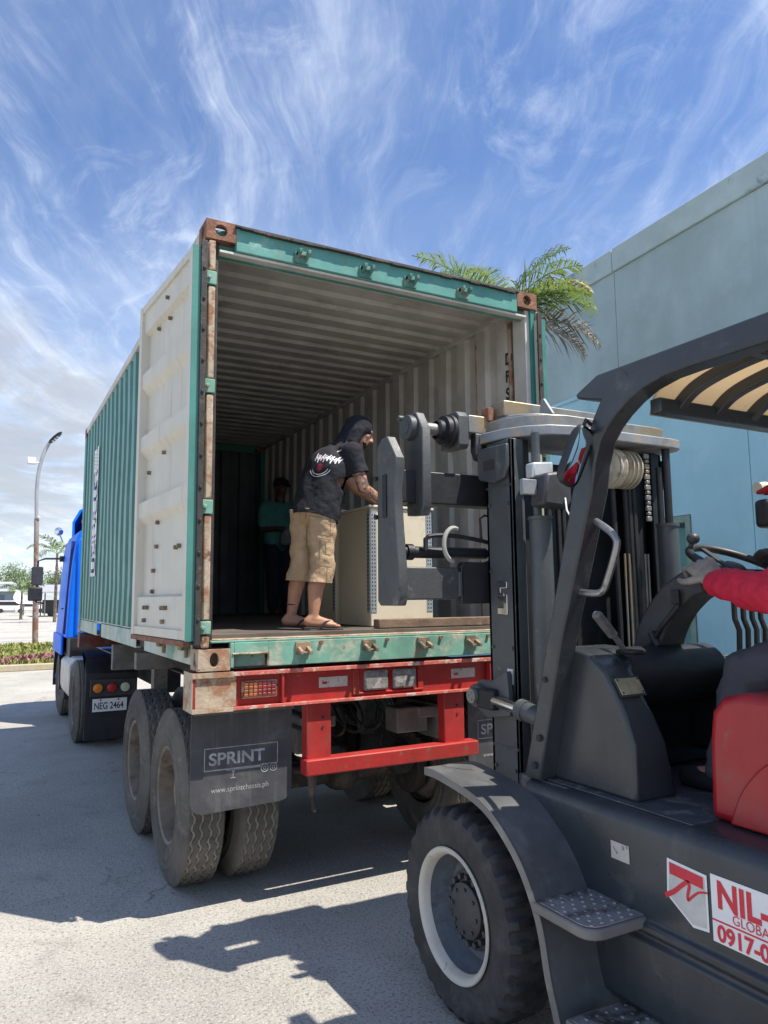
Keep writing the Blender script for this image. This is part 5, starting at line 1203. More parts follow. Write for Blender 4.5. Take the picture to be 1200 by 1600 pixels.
# --- the man in the doorway
p1 = None
FLM = 1.515; FF = FLM+.006
hipL, hipR = V((-.29, .88, 2.33)), V((-.235, .70, 2.32))
kneeL, kneeR = V((-.27, .93, 1.95)), V((-.21, .70, 1.94)); ankL, ankR = V((-.315, .97, FF+.085)), V((-.26, .69, FF+.085))
chest, neck, hd_ = V((-.135, .80, 2.70)), V((-.045, .80, 2.875)), V((.075, .79, 2.965))
shR, elR, wrR = V((-.06, .615, 2.775)), V((.025, .575, 2.515)), V((.265, .655, 2.415))
shL, elL, wrL = V((-.05, .985, 2.79)), V((.17, 1.03, 2.60)), V((.38, .93, 2.47))
b = B()
figure(b, [(hipL, kneeL, .085, .058), (kneeL, kneeL+V((-.025, .03, -.14)), .058, .056), (kneeL+V((-.025, .03, -.14)), ankL, .056, .034), (hipR, kneeR, .085, .058), (kneeR, kneeR+V((-.04, .0, -.14)), .058, .058), (kneeR+V((-.04, 0, -.14)), ankR, .058, .034),
           (V((-.27, .79, 2.36)), chest, .12, .135), (chest, neck, .12, .055), (neck, hd_+V((-.02, 0, -.05)), .055, .052),
           (shR, elR, .056, .043), (elR, elR+(wrR-elR)*.35, .044, .043), (elR+(wrR-elR)*.35, wrR, .043, .027), (shL, elL, .056, .042), (elL, wrL, .043, .027), (shR, shL, .065, .065)])
for ank, fd in ((ankR, V((.985, -.17, 0))), (ankL, V((.9, -.3, 0)))):
    fd.normalize(); sd = V((-fd.y, fd.x, 0)); base = V((ank.x, ank.y, FF))
    b.cap(ank, base-fd*.035+V((0, 0, .045)), .034, .034); b.cap(base-fd*.03+V((0, 0, .042)), base+fd*.12+V((0, 0, .038)), .034, .030); b.cap(ank+V((0, 0, -.02)), base+fd*.10+V((0, 0, .045)), .034, .026)
    b.cap(base+fd*.10+sd*.022+V((0, 0, .032)), base+fd*.16+sd*.028+V((0, 0, .03)), .022, .018); b.cap(base+fd*.10-sd*.02+V((0, 0, .032)), base+fd*.145-sd*.03+V((0, 0, .03)), .020, .017)
    inner = 1 if ank is ankR else -1
    for i in range(5):
        o = (.036-.0185*i)*inner; ln = (.195, .19, .18, .17, .155)[i]; r_ = (.0135, .0095, .009, .0085, .008)[i]
        b.cap(base+fd*.14+sd*o+V((0, 0, .030)), base+fd*ln+sd*(o*1.05)+V((0, 0, .022)), r_+.001, r_)
hand(b, wrR, V((.30, .10, -.10)), V((.1, -.55, .8)), -1, .55); hand(b, wrL, V((.2, -.05, -.12)), V((0, .2, 1)), 1, .7)
fdir = V((.93, -.22, -.28)); P1 = head(b, hd_, fdir, (.28, 0, .96))
man = remesh(b.build('person', m_skint), .0065, 4)
tag(man, 'tattooed man in navy t-shirt, khaki shorts and black headcloth leaning over the cabinet', 'person')
eyes(P1, fdir, man)
b = B(); figure(b, [(P1(.066, .02, -.085), P1(.066, -.02, -.085), .017, .017), (P1(.05, .045, -.07), P1(.066, .02, -.088), .014, .016), (P1(.05, -.045, -.07), P1(.066, -.02, -.088), .014, .016), (P1(.088, .018, -.045), P1(.088, -.018, -.045), .006, .006)]); remesh(b.build('beard', m_hair, man), .004, 2)
# headcloth falling on the neck and shoulders
b = B(); b.ell(P1(-.018, 0, .040), (.112, .092, .100), Matrix((fdir.normalized(), V((0, 0, 1)).cross(fdir).normalized(), fdir.normalized().cross(V((0, 0, 1)).cross(fdir).normalized()))).transposed())
figure(b, [(P1(-.045, .0, -.01), P1(-.10, 0, -.17), .092, .065), (P1(-.02, .062, .0), P1(-.055, .062, -.18), .040, .03), (P1(-.012, -.066, .0), P1(-.03, -.075, -.17), .038, .028), (P1(-.03, -.07, -.10), P1(-.02, -.085, -.25), .034, .014), (P1(-.10, 0, -.15), P1(-.13, .0, -.22), .06, .04)])
remesh(b.build('headcloth', m_scarf, man), .008, 5, .5, (.010, .05))
# t-shirt
b = B()
figure(b, [(V((-.29, .86, 2.20)), V((-.18, .89, 2.66)), .138, .125), (V((-.26, .72, 2.20)), V((-.16, .71, 2.64)), .136, .128), (V((-.275, .79, 2.20)), V((-.16, .80, 2.68)), .155, .150), (V((-.16, .80, 2.69)), V((-.06, .80, 2.84)), .140, .075), (shR+V((0, .03, 0)), shL-V((0, .03, 0)), .076, .076),
           (shR, shR.lerp(elR, .4), .076, .066), (shR.lerp(elR, .25), shR.lerp(elR, .85), .067, .072), (shL, shL.lerp(elL, .8), .074, .070)])
shirt = cut(remesh(b.build('t_shirt', m_shirt, man), .0095, 6, .5, (.024, .10)), [(V((-.27, .79, 2.295)), V((-.22, 0, -.97))), (shR.lerp(elR, .60), (elR-shR).normalized(), .17), (shL.lerp(elL, .60), (elL-shL).normalized(), .17)])
# shorts
b = B()
for h_, k_, a_ in ((hipL, kneeL, ankL), (hipR, kneeR, ankR)):
    e_ = k_.lerp(a_, .5); figure(b, [(h_, h_.lerp(k_, .5), .106, .092), (h_.lerp(k_, .45), k_, .092, .086), (k_, e_, .086, .092)])
figure(b, [(hipL+V((0, -.02, .02)), hipR+V((0, .02, .02)), .118, .115), (V((-.28, .84, 2.36)), V((-.26, .74, 2.36)), .122, .122), (V((-.27, .83, 2.46)), V((-.25, .75, 2.46)), .118, .118)])
shorts = cut(remesh(b.build('shorts', m_khaki, man), .0095, 5, .5, (.030, .08)), [(V((-.27, .79, 2.335)), V((.12, 0, .99))), (V((-.25, .8, 1.845)), V((.0, .05, -1)))])
from mathutils.bvhtree import BVHTree
def wrapped(bld, name, mat, target, parent, nrm, off=.004):
    """lay a print on cloth: every vertex is dropped onto the cloth along the print's own normal"""
    bm = bmesh.new(); bm.from_mesh(target.data); tree_ = BVHTree.FromBMesh(bm); bm.free(); n = V(nrm).normalized()
    for v in bld.bm.verts:
        h = tree_.ray_cast(v.co+n*.35, -n)
        if h[0] is not None: v.co = h[0]+n*off; v.tag = True
    bmesh.ops.delete(bld.bm, geom=[v for v in bld.bm.verts if not v.tag], context='VERTS')
    return bld.build(name, mat, parent, recalc=False)
def strip(b, pts, wd_, nrm, n=10):
    pts = [V(p) for p in pts]; out_ = []
    for p, q in zip(pts, pts[1:]): out_ += [p.lerp(q, i/n) for i in range(n)]
    out_.append(pts[-1]); prev = None
    for i, p in enumerate(out_):
        d = (out_[min(i+1, len(out_)-1)]-out_[max(i-1, 0)]).normalized(); sd = d.cross(V(nrm)).normalized()*wd_/2; cur = (b.v(p+sd), b.v(p-sd))
        if prev: b.face([prev[0], cur[0], cur[1], prev[1]])
        prev = cur
cn = V((-.5, -.85, .1)).normalized(); cr_ = V((.86, -.5, 0)).normalized()
b = B()   # seams and the cargo pocket on the near leg
K = kneeR+V((.0, -.10, .09))
def kp_(x, z): return K+cr_*((x-.055)*.95)+V((0, 0, z))
for zz in (.13, .105): strip(b, [kp_(-.02, zz), kp_(.12, zz-.005)], .005, cn)
strip(b, [kp_(-.01, .09), kp_(-.01, -.08), kp_(.115, -.085), kp_(.115, .085), kp_(-.01, .09)], .0045, cn)
strip(b, [kp_(.03, .09), kp_(.035, .0), kp_(.10, .0)], .0035, cn); strip(b, [kp_(.05, -.085), kp_(.05, -.26)], .005, cn); strip(b, [kp_(.06, .13), kp_(.055, .40)], .004, cn)
strip(b, [kp_(.055, .215), kp_(.13, .215)], .004, cn)
strip(b, [hipR+V((-.12, -.06, .06)), hipR+V((-.02, -.12, .05))], .004, cn); strip(b, [hipR+V((-.13, -.05, -.02)), hipR+V((-.05, -.12, -.04))], .005, cn); strip(b, [hipR+V((-.10, .04, .08)), kneeR.lerp(hipR, .4)+V((-.12, .03, 0))], .004, cn)
wrapped(b, 'seams', m_khakid, shorts, shorts, cn)
# back print: white brush lettering, red emblem, arcs
b = B(); bp_ = V((-.245, .66, 2.70)); bu = V((.30, .02, .95)).normalized(); br2 = V((.62, -.78, -.12)).normalized(); bn_ = br2.cross(bu)
def bk(x, y): return bp_+br2*x+bu*y
rr = random.Random(5); x = -.085
for i, h_ in enumerate((.07, .06, .075, .06, .07, .062, .085)):
    y0_ = -.01-.004*i*.5; strip(b, [bk(x, y0_-.012*(i % 2)), bk(x+.004, y0_+h_*.9)], .0085, bn_, 6)
    strip(b, [bk(x, y0_+h_*(.25 if i % 2 else .62)), bk(x+.022, y0_+h_*(.55 if i % 2 else .2))], .006, bn_, 4)
    strip(b, [bk(x+.018, y0_+.01), bk(x+.021, y0_+h_*.75)], .006, bn_, 5); x += .0285
wrapped(b, 'back_print', m_white_ink, shirt, shirt, bn_)
b = B(); strip(b, [bk(.025, .105), bk(.07, .108)], .012, bn_, 5); wrapped(b, 'neck_print', m_white_ink, shirt, shirt, bn_)
b = B()
for a in range(0, 360, 40): strip(b, [bk(-.015, -.065), bk(-.015+.03*math.cos(R(a)), -.065+.03*math.sin(R(a)))], .011, bn_, 3)
wrapped(b, 'back_emblem', m_red_ink, shirt, shirt, bn_)
b = B()
for r_ in (.062, .078): strip(b, [bk(-.015+r_*1.15*math.cos(R(a)), -.055+r_*math.sin(R(a))) for a in range(200, 345, 8)], .0035, bn_, 1)
wrapped(b, 'back_arcs', m_white_ink, shirt, shirt, bn_)
for ank, fd in ((ankR, V((.985, -.17, 0))), (ankL, V((.9, -.3, 0)))):
    fd.normalize(); sd = V((-fd.y, fd.x, 0)); base = V((ank.x, ank.y, FLM+.001)); pts = []
    for t, hw in ((-.075, .012), (-.065, .03), (-.03, .038), (.06, .034), (.13, .046), (.18, .043), (.205, .028), (.215, .008)): pts.append((t, hw))
    pl_ = [base+fd*t+sd*hw for t, hw in pts]+[base+fd*t-sd*hw for t, hw in pts[::-1]]
    b = B(); b.prism([(p.x, p.y) for p in pl_], 'xy', FLM+.001, FLM+.014); sp = b.build('slipper', m_rubber, man, bevel=.003)
    b = B(); tp = base+fd*.145+V((0, 0, .05))
    for q in (1, -1): b.tube(bez(base+fd*.045+sd*.042*q+V((0, 0, .012)), base+fd*.06+sd*.045*q+V((0, 0, .06)), base+fd*.10+sd*.03*q+V((0, 0, .072)), tp, 8), .006, 6)
    b.build('strap', m_rubber, sp)
b = B(); b.tube([V((ankL.x, ankL.y, FF+.16))+V((.043*math.cos(a), .043*math.sin(a), 0)) for a in [i*.45 for i in range(14)]], .004, 6, closed=True); b.build('anklet', m_rubber, man)

_rm = Matrix.Rotation(R(3.2), 3, 'Y'); man.scale = (.916,)*3; man.rotation_euler = (0, R(3.2), 0); man.location = V((-.352, .3, 1.541))-_rm @ (V((-.178, .7, FLM))*.916)
# --- the man deeper inside
b = B(); o = V((.98, 4.75, FL))
H = lambda x, y, z: o+V((x, y, z))
figure(b, [(H(-.09, 0, .86), H(-.09, -.02, .46), .09, .06), (H(-.09, -.02, .46), H(-.09, .02, .08), .058, .04), (H(.09, 0, .86), H(.09, -.02, .46), .09, .06), (H(.09, -.02, .46), H(.09, .02, .08), .058, .04), (H(-.09, .02, .05), H(-.09, -.14, .035), .04, .035), (H(.09, .02, .05), H(.09, -.14, .035), .04, .035),
           (H(0, 0, .9), H(0, 0, 1.25), .13, .14), (H(-.17, 0, 1.34), H(.17, 0, 1.34), .07, .07), (H(0, 0, 1.3), H(0, -.01, 1.48), .06, .055), (H(-.2, 0, 1.34), H(-.24, -.05, 1.06), .05, .04), (H(-.24, -.05, 1.06), H(-.08, -.24, 1.06), .04, .03), (H(.2, 0, 1.34), H(.25, -.05, 1.08), .05, .04), (H(.25, -.05, 1.08), H(.10, -.24, 1.04), .04, .03)])
hand(b, H(-.08, -.24, 1.06), V((.6, -.6, -.1)), V((-.3, -.2, 1)), -1); hand(b, H(.10, -.24, 1.04), V((-.5, -.7, .1)), V((.3, -.2, 1)), 1)
f2 = V((.35, -.93, -.25)); P2 = head(b, H(0, -.03, 1.60), f2, (0, 0, 1))
man2 = remesh(b.build('person', m_skind), .010, 4)
tag(man2, 'man in sea green t-shirt and black cap standing in the dark end of the container', 'person')
b = B(); figure(b, [(H(0, 0, .92), H(0, 0, 1.25), .155, .165), (H(-.08, 0, .92), H(-.08, 0, 1.2), .13, .13), (H(.08, 0, .92), H(.08, 0, 1.2), .13, .13), (H(-.17, 0, 1.33), H(.17, 0, 1.33), .09, .09), (H(-.2, 0, 1.32), H(-.23, -.03, 1.14), .085, .08), (H(.2, 0, 1.32), H(.235, -.03, 1.14), .085, .08)])
remesh(b.build('t_shirt', m_tealsh, man2), .012, 5, .5, (.02, .1))
b = B(); figure(b, [(H(-.09, 0, .88), H(-.09, -.02, .1), .115, .07), (H(.09, 0, .88), H(.09, -.02, .1), .115, .07), (H(-.08, 0, .9), H(.08, 0, .9), .12, .12)]); remesh(b.build('trousers', m_jean, man2), .012, 4)
b = B(); b.ell(P2(-.01, 0, .055), (.105, .09, .075)); b.cap(P2(.06, .04, .05), P2(.15, .02, .04), .02, .012); b.cap(P2(.06, -.04, .05), P2(.15, -.02, .04), .02, .012); remesh(b.build('cap', m_scarf, man2), .008, 3)
b = B(); b.ell(H(.03, -.36, .98), (.13, .07, .10)); b.ell(H(.10, -.34, 1.04), (.07, .06, .07)); b.ell(H(-.05, -.33, .92), (.08, .06, .09)); tag(remesh(b.build('plastic_bag', M('grey_plastic_bag', (.22, .24, .24), .5, 0, .2, 9)), .012, 3, .5, (.03, .06)), 'crumpled grey plastic bundle held by the man in sea green', 'bag')

# --- the forklift driver
hp1, hp2 = V((.32, -2.78, 1.62)), V((.54, -2.78, 1.62)); kn1, kn2 = V((.255, -2.235, 1.455)), V((.62, -2.28, 1.50)); an1, an2 = V((.255, -2.11, 1.06)), V((.60, -2.05, 1.08))
s1, s2 = V((.245, -2.50, 1.955)), V((.615, -2.50, 1.965)); e1, e2 = V((.115, -2.49, 1.735)), V((.74, -2.44, 1.79)); w1, w2 = V((.205, -2.165, 1.785)), V((.61, -2.20, 1.88))
b = B()
figure(b, [(hp1, kn1, .085, .06), (kn1, an1, .06, .04), (hp2, kn2, .085, .06), (kn2, an2, .06, .04), (an1, an1+V((0, .14, -.03)), .04, .035), (an2, an2+V((0, .14, -.03)), .04, .035), (V((.43, -2.80, 1.64)), V((.43, -2.56, 1.88)), .13, .14), (s1, s2, .07, .07), (V((.44, -2.50, 1.94)), V((.49, -2.39, 2.06)), .065, .055),
           (s1, e1, .055, .042), (e1, w1, .044, .028), (s2, e2, .055, .042), (e2, w2, .044, .028)])
f3 = V((-.12, .97, -.08)); P3 = head(b, V((.505, -2.345, 2.125)), f3, (0, -.15, 1))
drv = remesh(b.build('person', m_skin), .009, 4)
tag(drv, 'forklift driver in red jacket, charcoal trousers and grey gloves at the steering wheel', 'person')
eyes(P3, f3, drv)
b = B(); figure(b, [(hp1, hp1.lerp(kn1, .6), .112, .098), (hp1.lerp(kn1, .5), kn1, .098, .088), (kn1, kn1.lerp(an1, .5), .088, .075), (kn1.lerp(an1, .4), an1+V((0, 0, .02)), .076, .068), (hp2, kn2, .112, .088), (kn2, an2, .088, .068), (hp1, hp2, .12, .12)])
remesh(b.build('trousers', m_trou, drv), .0095, 5, .5, (.028, .075))
b = B(); figure(b, [(V((.43, -2.79, 1.62)), V((.43, -2.58, 1.86)), .16, .165), (V((.34, -2.80, 1.62)), V((.33, -2.56, 1.86)), .12, .125), (V((.52, -2.80, 1.62)), V((.53, -2.56, 1.86)), .12, .125), (s1, s2, .088, .088), (s1, e1, .084, .074), (e1, e1.lerp(w1, .5), .078, .072), (e1.lerp(w1, .45), e1.lerp(w1, .93), .073, .058), (s2, e2, .082, .066), (e2, e2.lerp(w2, .93), .068, .050), (V((.43, -2.46, 1.98)), V((.43, -2.40, 2.03)), .075, .07)])
remesh(b.build('jacket', m_redj, drv), .0095, 5, .5, (.026, .07))
b = B(); gd_ = (rim_pt(R(172))-w1).normalized(); hand(b, w1+V((0, 0, .01)), gd_+V((-.25, .1, .12)), V((-.45, .05, .88)), -1, 1.15, 1.32, .08); b.cap(w1-(w1-e1).normalized()*.05, w1+gd_*.03, .047, .044); b.cap(w1+gd_*.03, w1+gd_*.09+V((0, 0, .015)), .045, .040); remesh(b.build('glove', m_glove, drv), .006, 4, .5, (.006, .03))
b = B(); hand(b, w2, rim_pt(R(20))-w2+V((0, -.03, .05)), V((.3, .2, .9)), 1, .95, 1.15, .1); b.cap(w2-(w2-e2).normalized()*.03, w2, .040, .036); remesh(b.build('glove', M('dark_glove', (.06, .06, .065), .8, 0, .2, 14), drv), .007, 4)
b = B(); figure(b, [(P3(.055, .05, -.05), P3(.055, -.05, -.05), .042, .042), (P3(.085, .0, -.035), P3(.075, 0, -.085), .034, .036), (P3(-.01, .062, -.06), P3(.05, .045, -.06), .03, .04), (P3(-.01, -.062, -.06), P3(.05, -.045, -.06), .03, .04)]); remesh(b.build('face_mask', m_scarf, drv), .006, 4)
b = B(); b.ell(P3(-.01, 0, .05), (.09, .105, .085)); b.cap(P3(.07, .045, .045), P3(.16, .03, .03), .018, .01); b.cap(P3(.07, -.045, .045), P3(.16, -.03, .03), .018, .01); b.cap(P3(.07, 0, .05), P3(.17, 0, .035), .02, .01); remesh(b.build('cap', M('dark_red_cap_cloth', (.30, .012, .02), .85, 0, .1, 9, .3, 40), drv), .007, 4)
for a_ in (an1, an2):
    b = B(); figure(b, [(a_+V((0, -.03, -.02)), a_+V((0, .16, -.035)), .048, .042), (a_, a_+V((0, 0, .06)), .052, .055)]); remesh(b.build('boot', m_black, drv), .008, 4)

# ================================================================== VEGETATION AND FAR BACKGROUND
m_palm = M('palm_leaflet', (.11, .19, .035), .5, 0, .3, 2.5, wear=[((.22, .26, .04), 1.6, .5, .66)])
def leafy(m, col):
    t = m.node_tree; p_ = t.nodes['Principled BSDF']; tr_ = t.nodes.new('ShaderNodeBsdfTranslucent'); tr_.inputs[0].default_value = (*col, 1)
    x_ = t.nodes.new('ShaderNodeMixShader'); x_.inputs[0].default_value = .45; o_ = t.nodes['Material Output']; t.links.new(p_.outputs[0], x_.inputs[1]); t.links.new(tr_.outputs[0], x_.inputs[2]); t.links.new(x_.outputs[0], o_.inputs[0])
leafy(m_palm, (.20, .28, .05))
m_palmy = M('yellowing_leaflet', (.38, .33, .04), .5, 0, .25, 3)
m_palmd = M('dead_leaflet', (.20, .17, .12), .8, 0, .3, 4, wear=[((.30, .27, .21), 3, .5, .6)])
m_trunk = M('palm_trunk_bark', (.16, .135, .10), .9, 0, .25, 6, .5, 14)
m_leaf = M('tree_leaf', (.055, .105, .022), .6, 0, .35, .5, wear=[((.12, .17, .035), .6, .48, .66)])
m_leaf2 = M('dark_tree_leaf', (.035, .07, .02), .6, 0, .35, .5)
def frond(b, base, dirn, ln, droop, n=34, lw=.30, wdt=.011, twist=0.0, seed=1):
    """one feather leaf: a curved rachis with paired hanging leaflets"""
    rr = random.Random(seed); d = V(dirn).normalized(); h = V((d.x, d.y, 0)); h = h.normalized() if h.length > .05 else V((1, 0, 0)); p = V(base); pts = []
    el = math.asin(max(-1, min(1, d.z)))
    for i in range(n+1):
        pts.append(p.copy()); t = i/n; a = el-droop*t**1.4; p = p+(h*math.cos(a)+V((0, 0, 1))*math.sin(a))*(ln/n)
    b.mi = 0; b.tube(pts, [max(.018*(1-i/n), .004) for i in range(n+1)], 5)
    side = h.cross(V((0, 0, 1)))
    for i in range(3, n):
        t = i/n; tan = (pts[i+1]-pts[i]).normalized(); nrm = side.cross(tan)
        for s in (1, -1):
            for _ in range(2):
                l = lw*math.sin(math.pi*min(1, .12+t*.93))**.6*rr.uniform(.8, 1.1); a = rr.uniform(.55, .9); dv = (tan*a+side*s*(1-.2*t)+nrm*rr.uniform(-.1, .5)).normalized()
                q0 = pts[i]+tan*rr.uniform(0, ln/n); q1 = q0+dv*l*.5+nrm*.01; q2 = q0+dv*l+V((0, 0, -1))*l*rr.uniform(.12, .45); wv2 = tan*wdt*rr.uniform(.8, 1.3)
                b.poly([q0-wv2*.5, q0+wv2*.5, q1+wv2, q1-wv2]); b.poly([q1-wv2, q1+wv2, q2])
def palm(loc, h, label, group, fr, lean=(0, 0), name='palm_tree', tr=.11, n=34, lw=.36, w_=.012):
    t = thing(name, loc, label, 'palm tree', group); L0 = V(loc); top = L0+V((lean[0], lean[1], h))
    b = B(); pts = [L0+V((lean[0]*k*k, lean[1]*k*k, h*k)) for k in [i/14 for i in range(15)]]; b.tube(pts, [tr*(1.25-.5*i/14)+.008*(i % 2) for i in range(15)], 14); b.build('trunk', m_trunk, t)
    for i, (az, el, ln, dr, mm) in enumerate(fr):
        b = B(); frond(b, top+V((0, 0, -.05)), (math.cos(R(az))*math.cos(R(el)), math.sin(R(az))*math.cos(R(el)), math.sin(R(el))), ln, dr, n, lw, w_, seed=i+int(h*10)); b.build('frond', mm, t, recalc=False)
    return t
palm((4.35, 4.55, 0), 5.9, 'feathery palm with a hanging dead frond rising between container and warehouse', None,
     [(-58, 54, 1.45, 1.25, m_palm), (-46, 26, 1.45, 1.15, m_palm), (-54, 0, 1.6, 1.05, m_palmd), (-42, -8, 1.4, .9, m_palmd), (98, 50, 2.0, .8, m_palm), (122, 40, 2.3, .75, m_palm), (146, 58, 1.8, .8, m_palm), (75, 68, 1.7, .7, m_palm), (-15, 68, 1.8, .9, m_palm), (-76, 24, 1.6, 1.2, m_palm), (-36, 46, 1.5, 1.35, m_palmy), (200, 34, 1.6, 1.1, m_palm)], (.05, -.05), n=36, lw=.56, w_=.0115)
m_farpalm = M('far_palm_leaflet', (.13, .19, .06), .6, 0, .3, 1)
palm((2.6, 62, 0), 5.6, 'tall palm behind the mirrors of the blue truck', 'palms beyond the far lot', [(a*43, e, 2.6, 1.6, m_farpalm) for a, e in zip(range(9), (50, 30, 60, 25, 45, 70, 35, 15, 55))], (0, 0), n=16, lw=.8, w_=.04)
palm((.55, 74, 0), 2.6, 'short bushy palm beside the low white roofed building', 'palms beyond the far lot', [(a*40, e, 2.2, 1.5, m_farpalm) for a, e in zip(range(9), (50, 35, 60, 30, 45, 70, 35, 25, 55))], (0, 0), n=16, lw=.8, w_=.05)
def tree(loc, h, r, label, mat, seed, n=2600, name='leafy_tree'):
    rr = random.Random(seed); t = thing(name, loc, label, 'tree', 'trees on the horizon'); L0 = V(loc)
    b = B(); b.tube([L0, L0+V((.1, 0, h*.3)), L0+V((0, .1, h*.6))], [.28, .22, .12], 10)
    cl = [(L0+V((rr.uniform(-r, r)*.8, rr.uniform(-r, r)*.5, h*rr.uniform(.45, .92))), r*rr.uniform(.28, .5)) for _ in range(16)]
    for c, q in cl[:8]: b.tube([L0+V((0, 0, h*.35)), L0.lerp(c, .6)+V((0, 0, h*.12)), c], [.12, .07, .03], 6)
    b.build('trunk', m_trunk, t)
    b = B()
    for _ in range(n):
        c, q = rr.choice(cl); d = V((rr.gauss(0, 1), rr.gauss(0, 1), rr.gauss(0, 1))).normalized()*q*rr.random()**.4; p = c+d; u = V((rr.gauss(0, 1), rr.gauss(0, 1), rr.gauss(0, 1))).normalized(); w_ = u.orthogonal().normalized(); s = rr.uniform(.1, .22)
        b.poly([p-u*s, p+w_*s*.5, p+u*s, p-w_*s*.5])
    b.build('crown', mat, t, recalc=False)
tree((-.6, 150, 0), 8.4, 5.0, 'rounded green tree behind the low white roofed building', m_leaf, 3)
tree((5.5, 140, 0), 7.2, 4.2, 'green tree to the right of the low white roofed building', m_leaf, 4)
tree((-9, 150, 0), 8.0, 5.0, 'green tree at the far left behind the low building', m_leaf2, 5)
tree((12, 135, 0), 7.0, 4.5, 'dark green tree behind the blue truck cab', m_leaf2, 6)
# low building
lb = thing('low_building', (-6, 128, 0), 'low grey building with a pale flat roof at the far edge of the lot', 'building')
m_lbw = M('grey_block_wall', (.20, .24, .28), .8, 0, .1, .6); m_lbr = M('pale_roof_sheet', (.62, .66, .68), .6, 0, .06, .5); m_lbs = M('dark_shutter', (.09, .13, .17), .6, 0, .1, 1)
b = B(); b.box(-16, 1.6, 128, 138, .02, 3.3); b.build('wall', m_lbw, lb)
b = B(); b.prism([(-16.4, 3.3), (2.0, 3.3), (2.0, 3.7), (-16.4, 3.7)], 'xz', 127, 139); b.box(-16.2, 1.8, 128, 138, 3.7, 4.5); b.box(-16.4, 1.9, 127.4, 138.5, 4.5, 4.8); b.build('roof', m_lbr, lb)
for x in (-1.2, -4.2, -7.2): 
    b = B(); b.box(x-1.2, x+1.2, 127.93, 127.99, .1, 2.7); b.build('shutter', m_lbs, lb); 
b = B(); b.bar((1.75, 127.2, .1), (2.9, 127.2, 1.9), .08, .08); b.build('stay', m_lbr, lb)
# open canopy and things under it
cn_ = thing('canopy', (6.0, 88, 0), 'low grey canopy roof beside the blue truck cab', 'canopy')
b = B(); b.prism([(84, 2.6), (92, 3.5), (92, 3.65), (84, 2.72)], 'yz', 2.9, 10); b.build('roof', M('grey_canopy_sheet', (.33, .34, .36), .7), cn_)
for x in (3.2, 9.7):
    for y, z in ((84.4, 2.6), (91.5, 3.4)): b = B(); b.cyl((x, y, 0), (x, y, z), .07, n=8); b.build('post', m_axle, cn_)
def car(loc, colr, label, group, ang=0, van=False):
    t = thing('parked_car', loc, label, 'car', group); L0 = V(loc)
    bodyp = [(-2.1, .32), (2.1, .32), (2.15, .75), (1.35, .92), (.75, 1.38), (-1.0, 1.42), (-1.75, .95), (-2.15, .85)] if not van else [(-2.2, .35), (2.2, .35), (2.3, .9), (1.7, 1.1), (1.2, 1.8), (-2.2, 1.85)]
    b = B(); b.prism(bodyp, 'xz', -.85, .85); 
    for v in b.bm.verts: v.co += L0
    b.build('body', colr, t, bevel=.08)
    b = B()
    b.prism([(1.2, .93), (.72, 1.3), (-.95, 1.33), (-1.5, .95)] if not van else [(1.6, 1.12), (1.15, 1.68), (-1.9, 1.7), (-1.9, 1.15)], 'xz', -.87, .87)
    for v in b.bm.verts: v.co += L0
    b.build('window', m_black, t)
    for x in (-1.3, 1.35):
        for y in (-.8, .8):
            b = B(); b.lathe([(.0, -.1), (.30, -.1), (.32, -.06), (.32, .06), (.30, .1), (0, .1)], L0+V((x, y, .32)), (0, 1, 0), 20); b.build('wheel', m_black, t)
    return t
m_carw = M('white_car_paint', (.70, .70, .70), .3, 0, .03, 2)
car((3.3, 118, 0), m_carw, 'small white car parked beside the far low building', 'cars parked at the far lot')
car((.8, 122, 0), m_carw, 'white van parked close to the wall of the far low building', 'cars parked at the far lot', van=True)
car((5.3, 86.5, 0), m_black, 'dark vehicle parked under the grey canopy', 'cars parked at the far lot', van=True)
ds = thing('satellite_dish', (1.55, 96, 0), 'round white dish on a short post at the edge of the far lot', 'dish')
b = B(); b.lathe([(.02, .2), (.5, .28), (.9, .45), (1.0, .55)], (1.55, 96, 2.15), (-.3, -.9, .35), 28); b.build('reflector', m_white, ds)
b = B(); b.cyl((1.6, 96.3, 0), (1.6, 96.3, 2.0), .08, n=10); b.build('post', m_axle, ds)
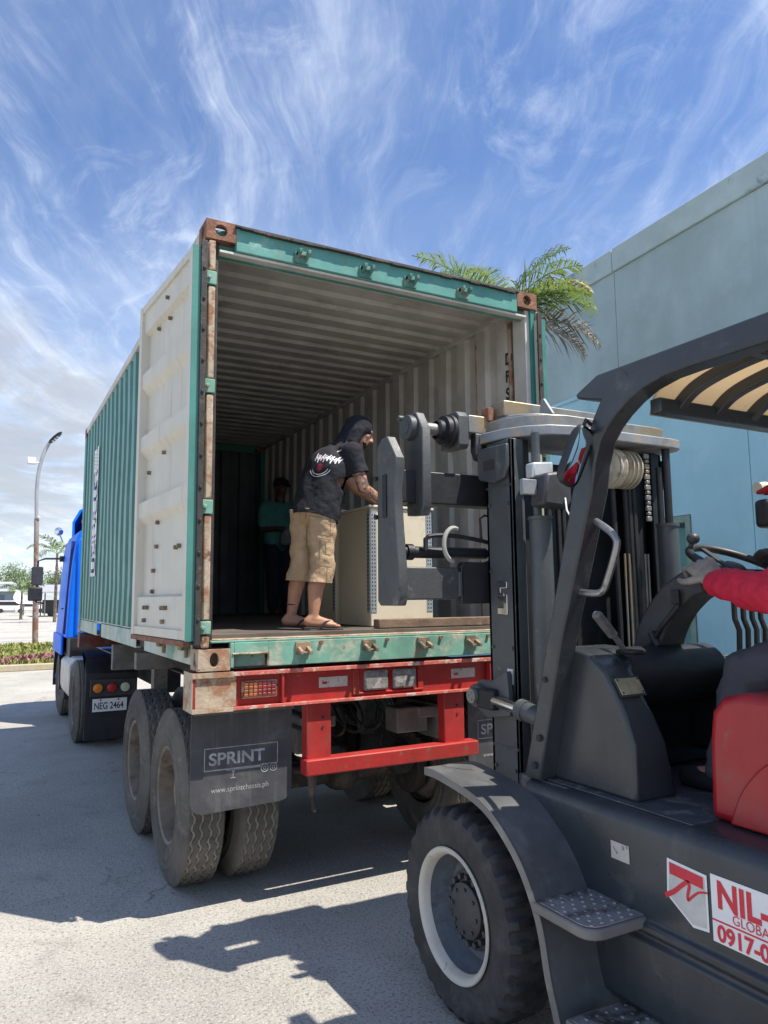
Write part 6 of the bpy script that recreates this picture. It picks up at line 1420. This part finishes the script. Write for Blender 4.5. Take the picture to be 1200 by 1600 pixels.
# street lamp on the verge
m_pole = M('rusty_lamp_pole', (.34, .30, .28), .6, .2, .15, 1.5, wear=[((.26, .13, .08), 2.2, .48, .6), ((.16, .08, .05), 5, .6, .68)])
m_pole2 = M('grey_lamp_arm', (.40, .41, .42), .5, .3, .1, 2)
lp = thing('street_lamp', (-.60, 27.0, 0), 'rusty curved street lamp post with a white floodlight on the verge', 'street lamp')
b = B(); b.cyl((-.60, 27, .1), (-.66, 27, 2.2), .105, n=16); b.cyl((-.66, 27, 2.2), (-.74, 27, 4.9), .09, n=16); b.cyl((-.66, 27, 4.86), (-.74, 27, 4.92), .12, n=16); b.build('post', m_pole, lp)
b = B(); b.tube(curve2([(-.74, 4.9), (-.78, 5.9), (-.74, 6.7), (-.60, 7.4), (-.42, 7.86)], 6) and [V((p.x, 27, p.y)) for p in curve2([(-.74, 4.9), (-.78, 5.9), (-.74, 6.7), (-.60, 7.4), (-.42, 7.86)], 6)], .07, 12); b.build('arm', m_pole2, lp)
b = B(); rows = []
for t_, hw, th in ((0, .05, .05), (.12, .14, .06), (.35, .18, .055), (.55, .14, .05), (.66, .04, .03)):
    c = V((-.42, 27, 7.86))+V((.62, -.45, .64)).normalized()*t_; sd = V((.5, .86, 0)).normalized()
    nn_ = V((.62, -.45, .64)).normalized().cross(sd); rows.append([b.v(c+sd*(hw*math.cos(a))+nn_*(th*math.sin(a))) for a in [i*math.pi/8 for i in range(16)]])
for r0, r1 in zip(rows, rows[1:]): b.bridge(r0, r1)
b.face(rows[0]); b.face(rows[-1]); lh = b.build('lamp_head', m_plastic, lp)
b = B()
for t_ in (.18, .30, .42): c = V((-.42, 27, 7.86))+V((.62, -.45, .64)).normalized()*t_-V((.62, -.45, .64)).normalized().cross(V((.5, .86, 0)).normalized())*.058; b.obox(c, (.62, -.45, .64), (.5, .86, 0), V((.62, -.45, .64)).cross(V((.5, .86, 0))), .035, .09, .006)
b.build('lens', m_lens, lh)
b = B(); b.box(-1.16, -.86, 26.9, 27.1, 6.98, 7.24); b.box(-.86, -.70, 26.96, 27.02, 7.03, 7.08); b.build('floodlight', m_white, lp, bevel=.03)
ap = thing('antenna_pole', (-1.78, 40, 0), 'thin pole with stacked white boxes at the far left edge', 'pole')
b = B(); b.cyl((-1.95, 40, 0), (-1.95, 40, 5.2), .06, n=10); b.build('post', m_pole2, ap)
for z in (4.0, 4.35, 4.95): b = B(); b.box(-2.0, -1.72, 39.9, 40.1, z-.12, z+.12); b.build('box', m_white, ap, bevel=.03)
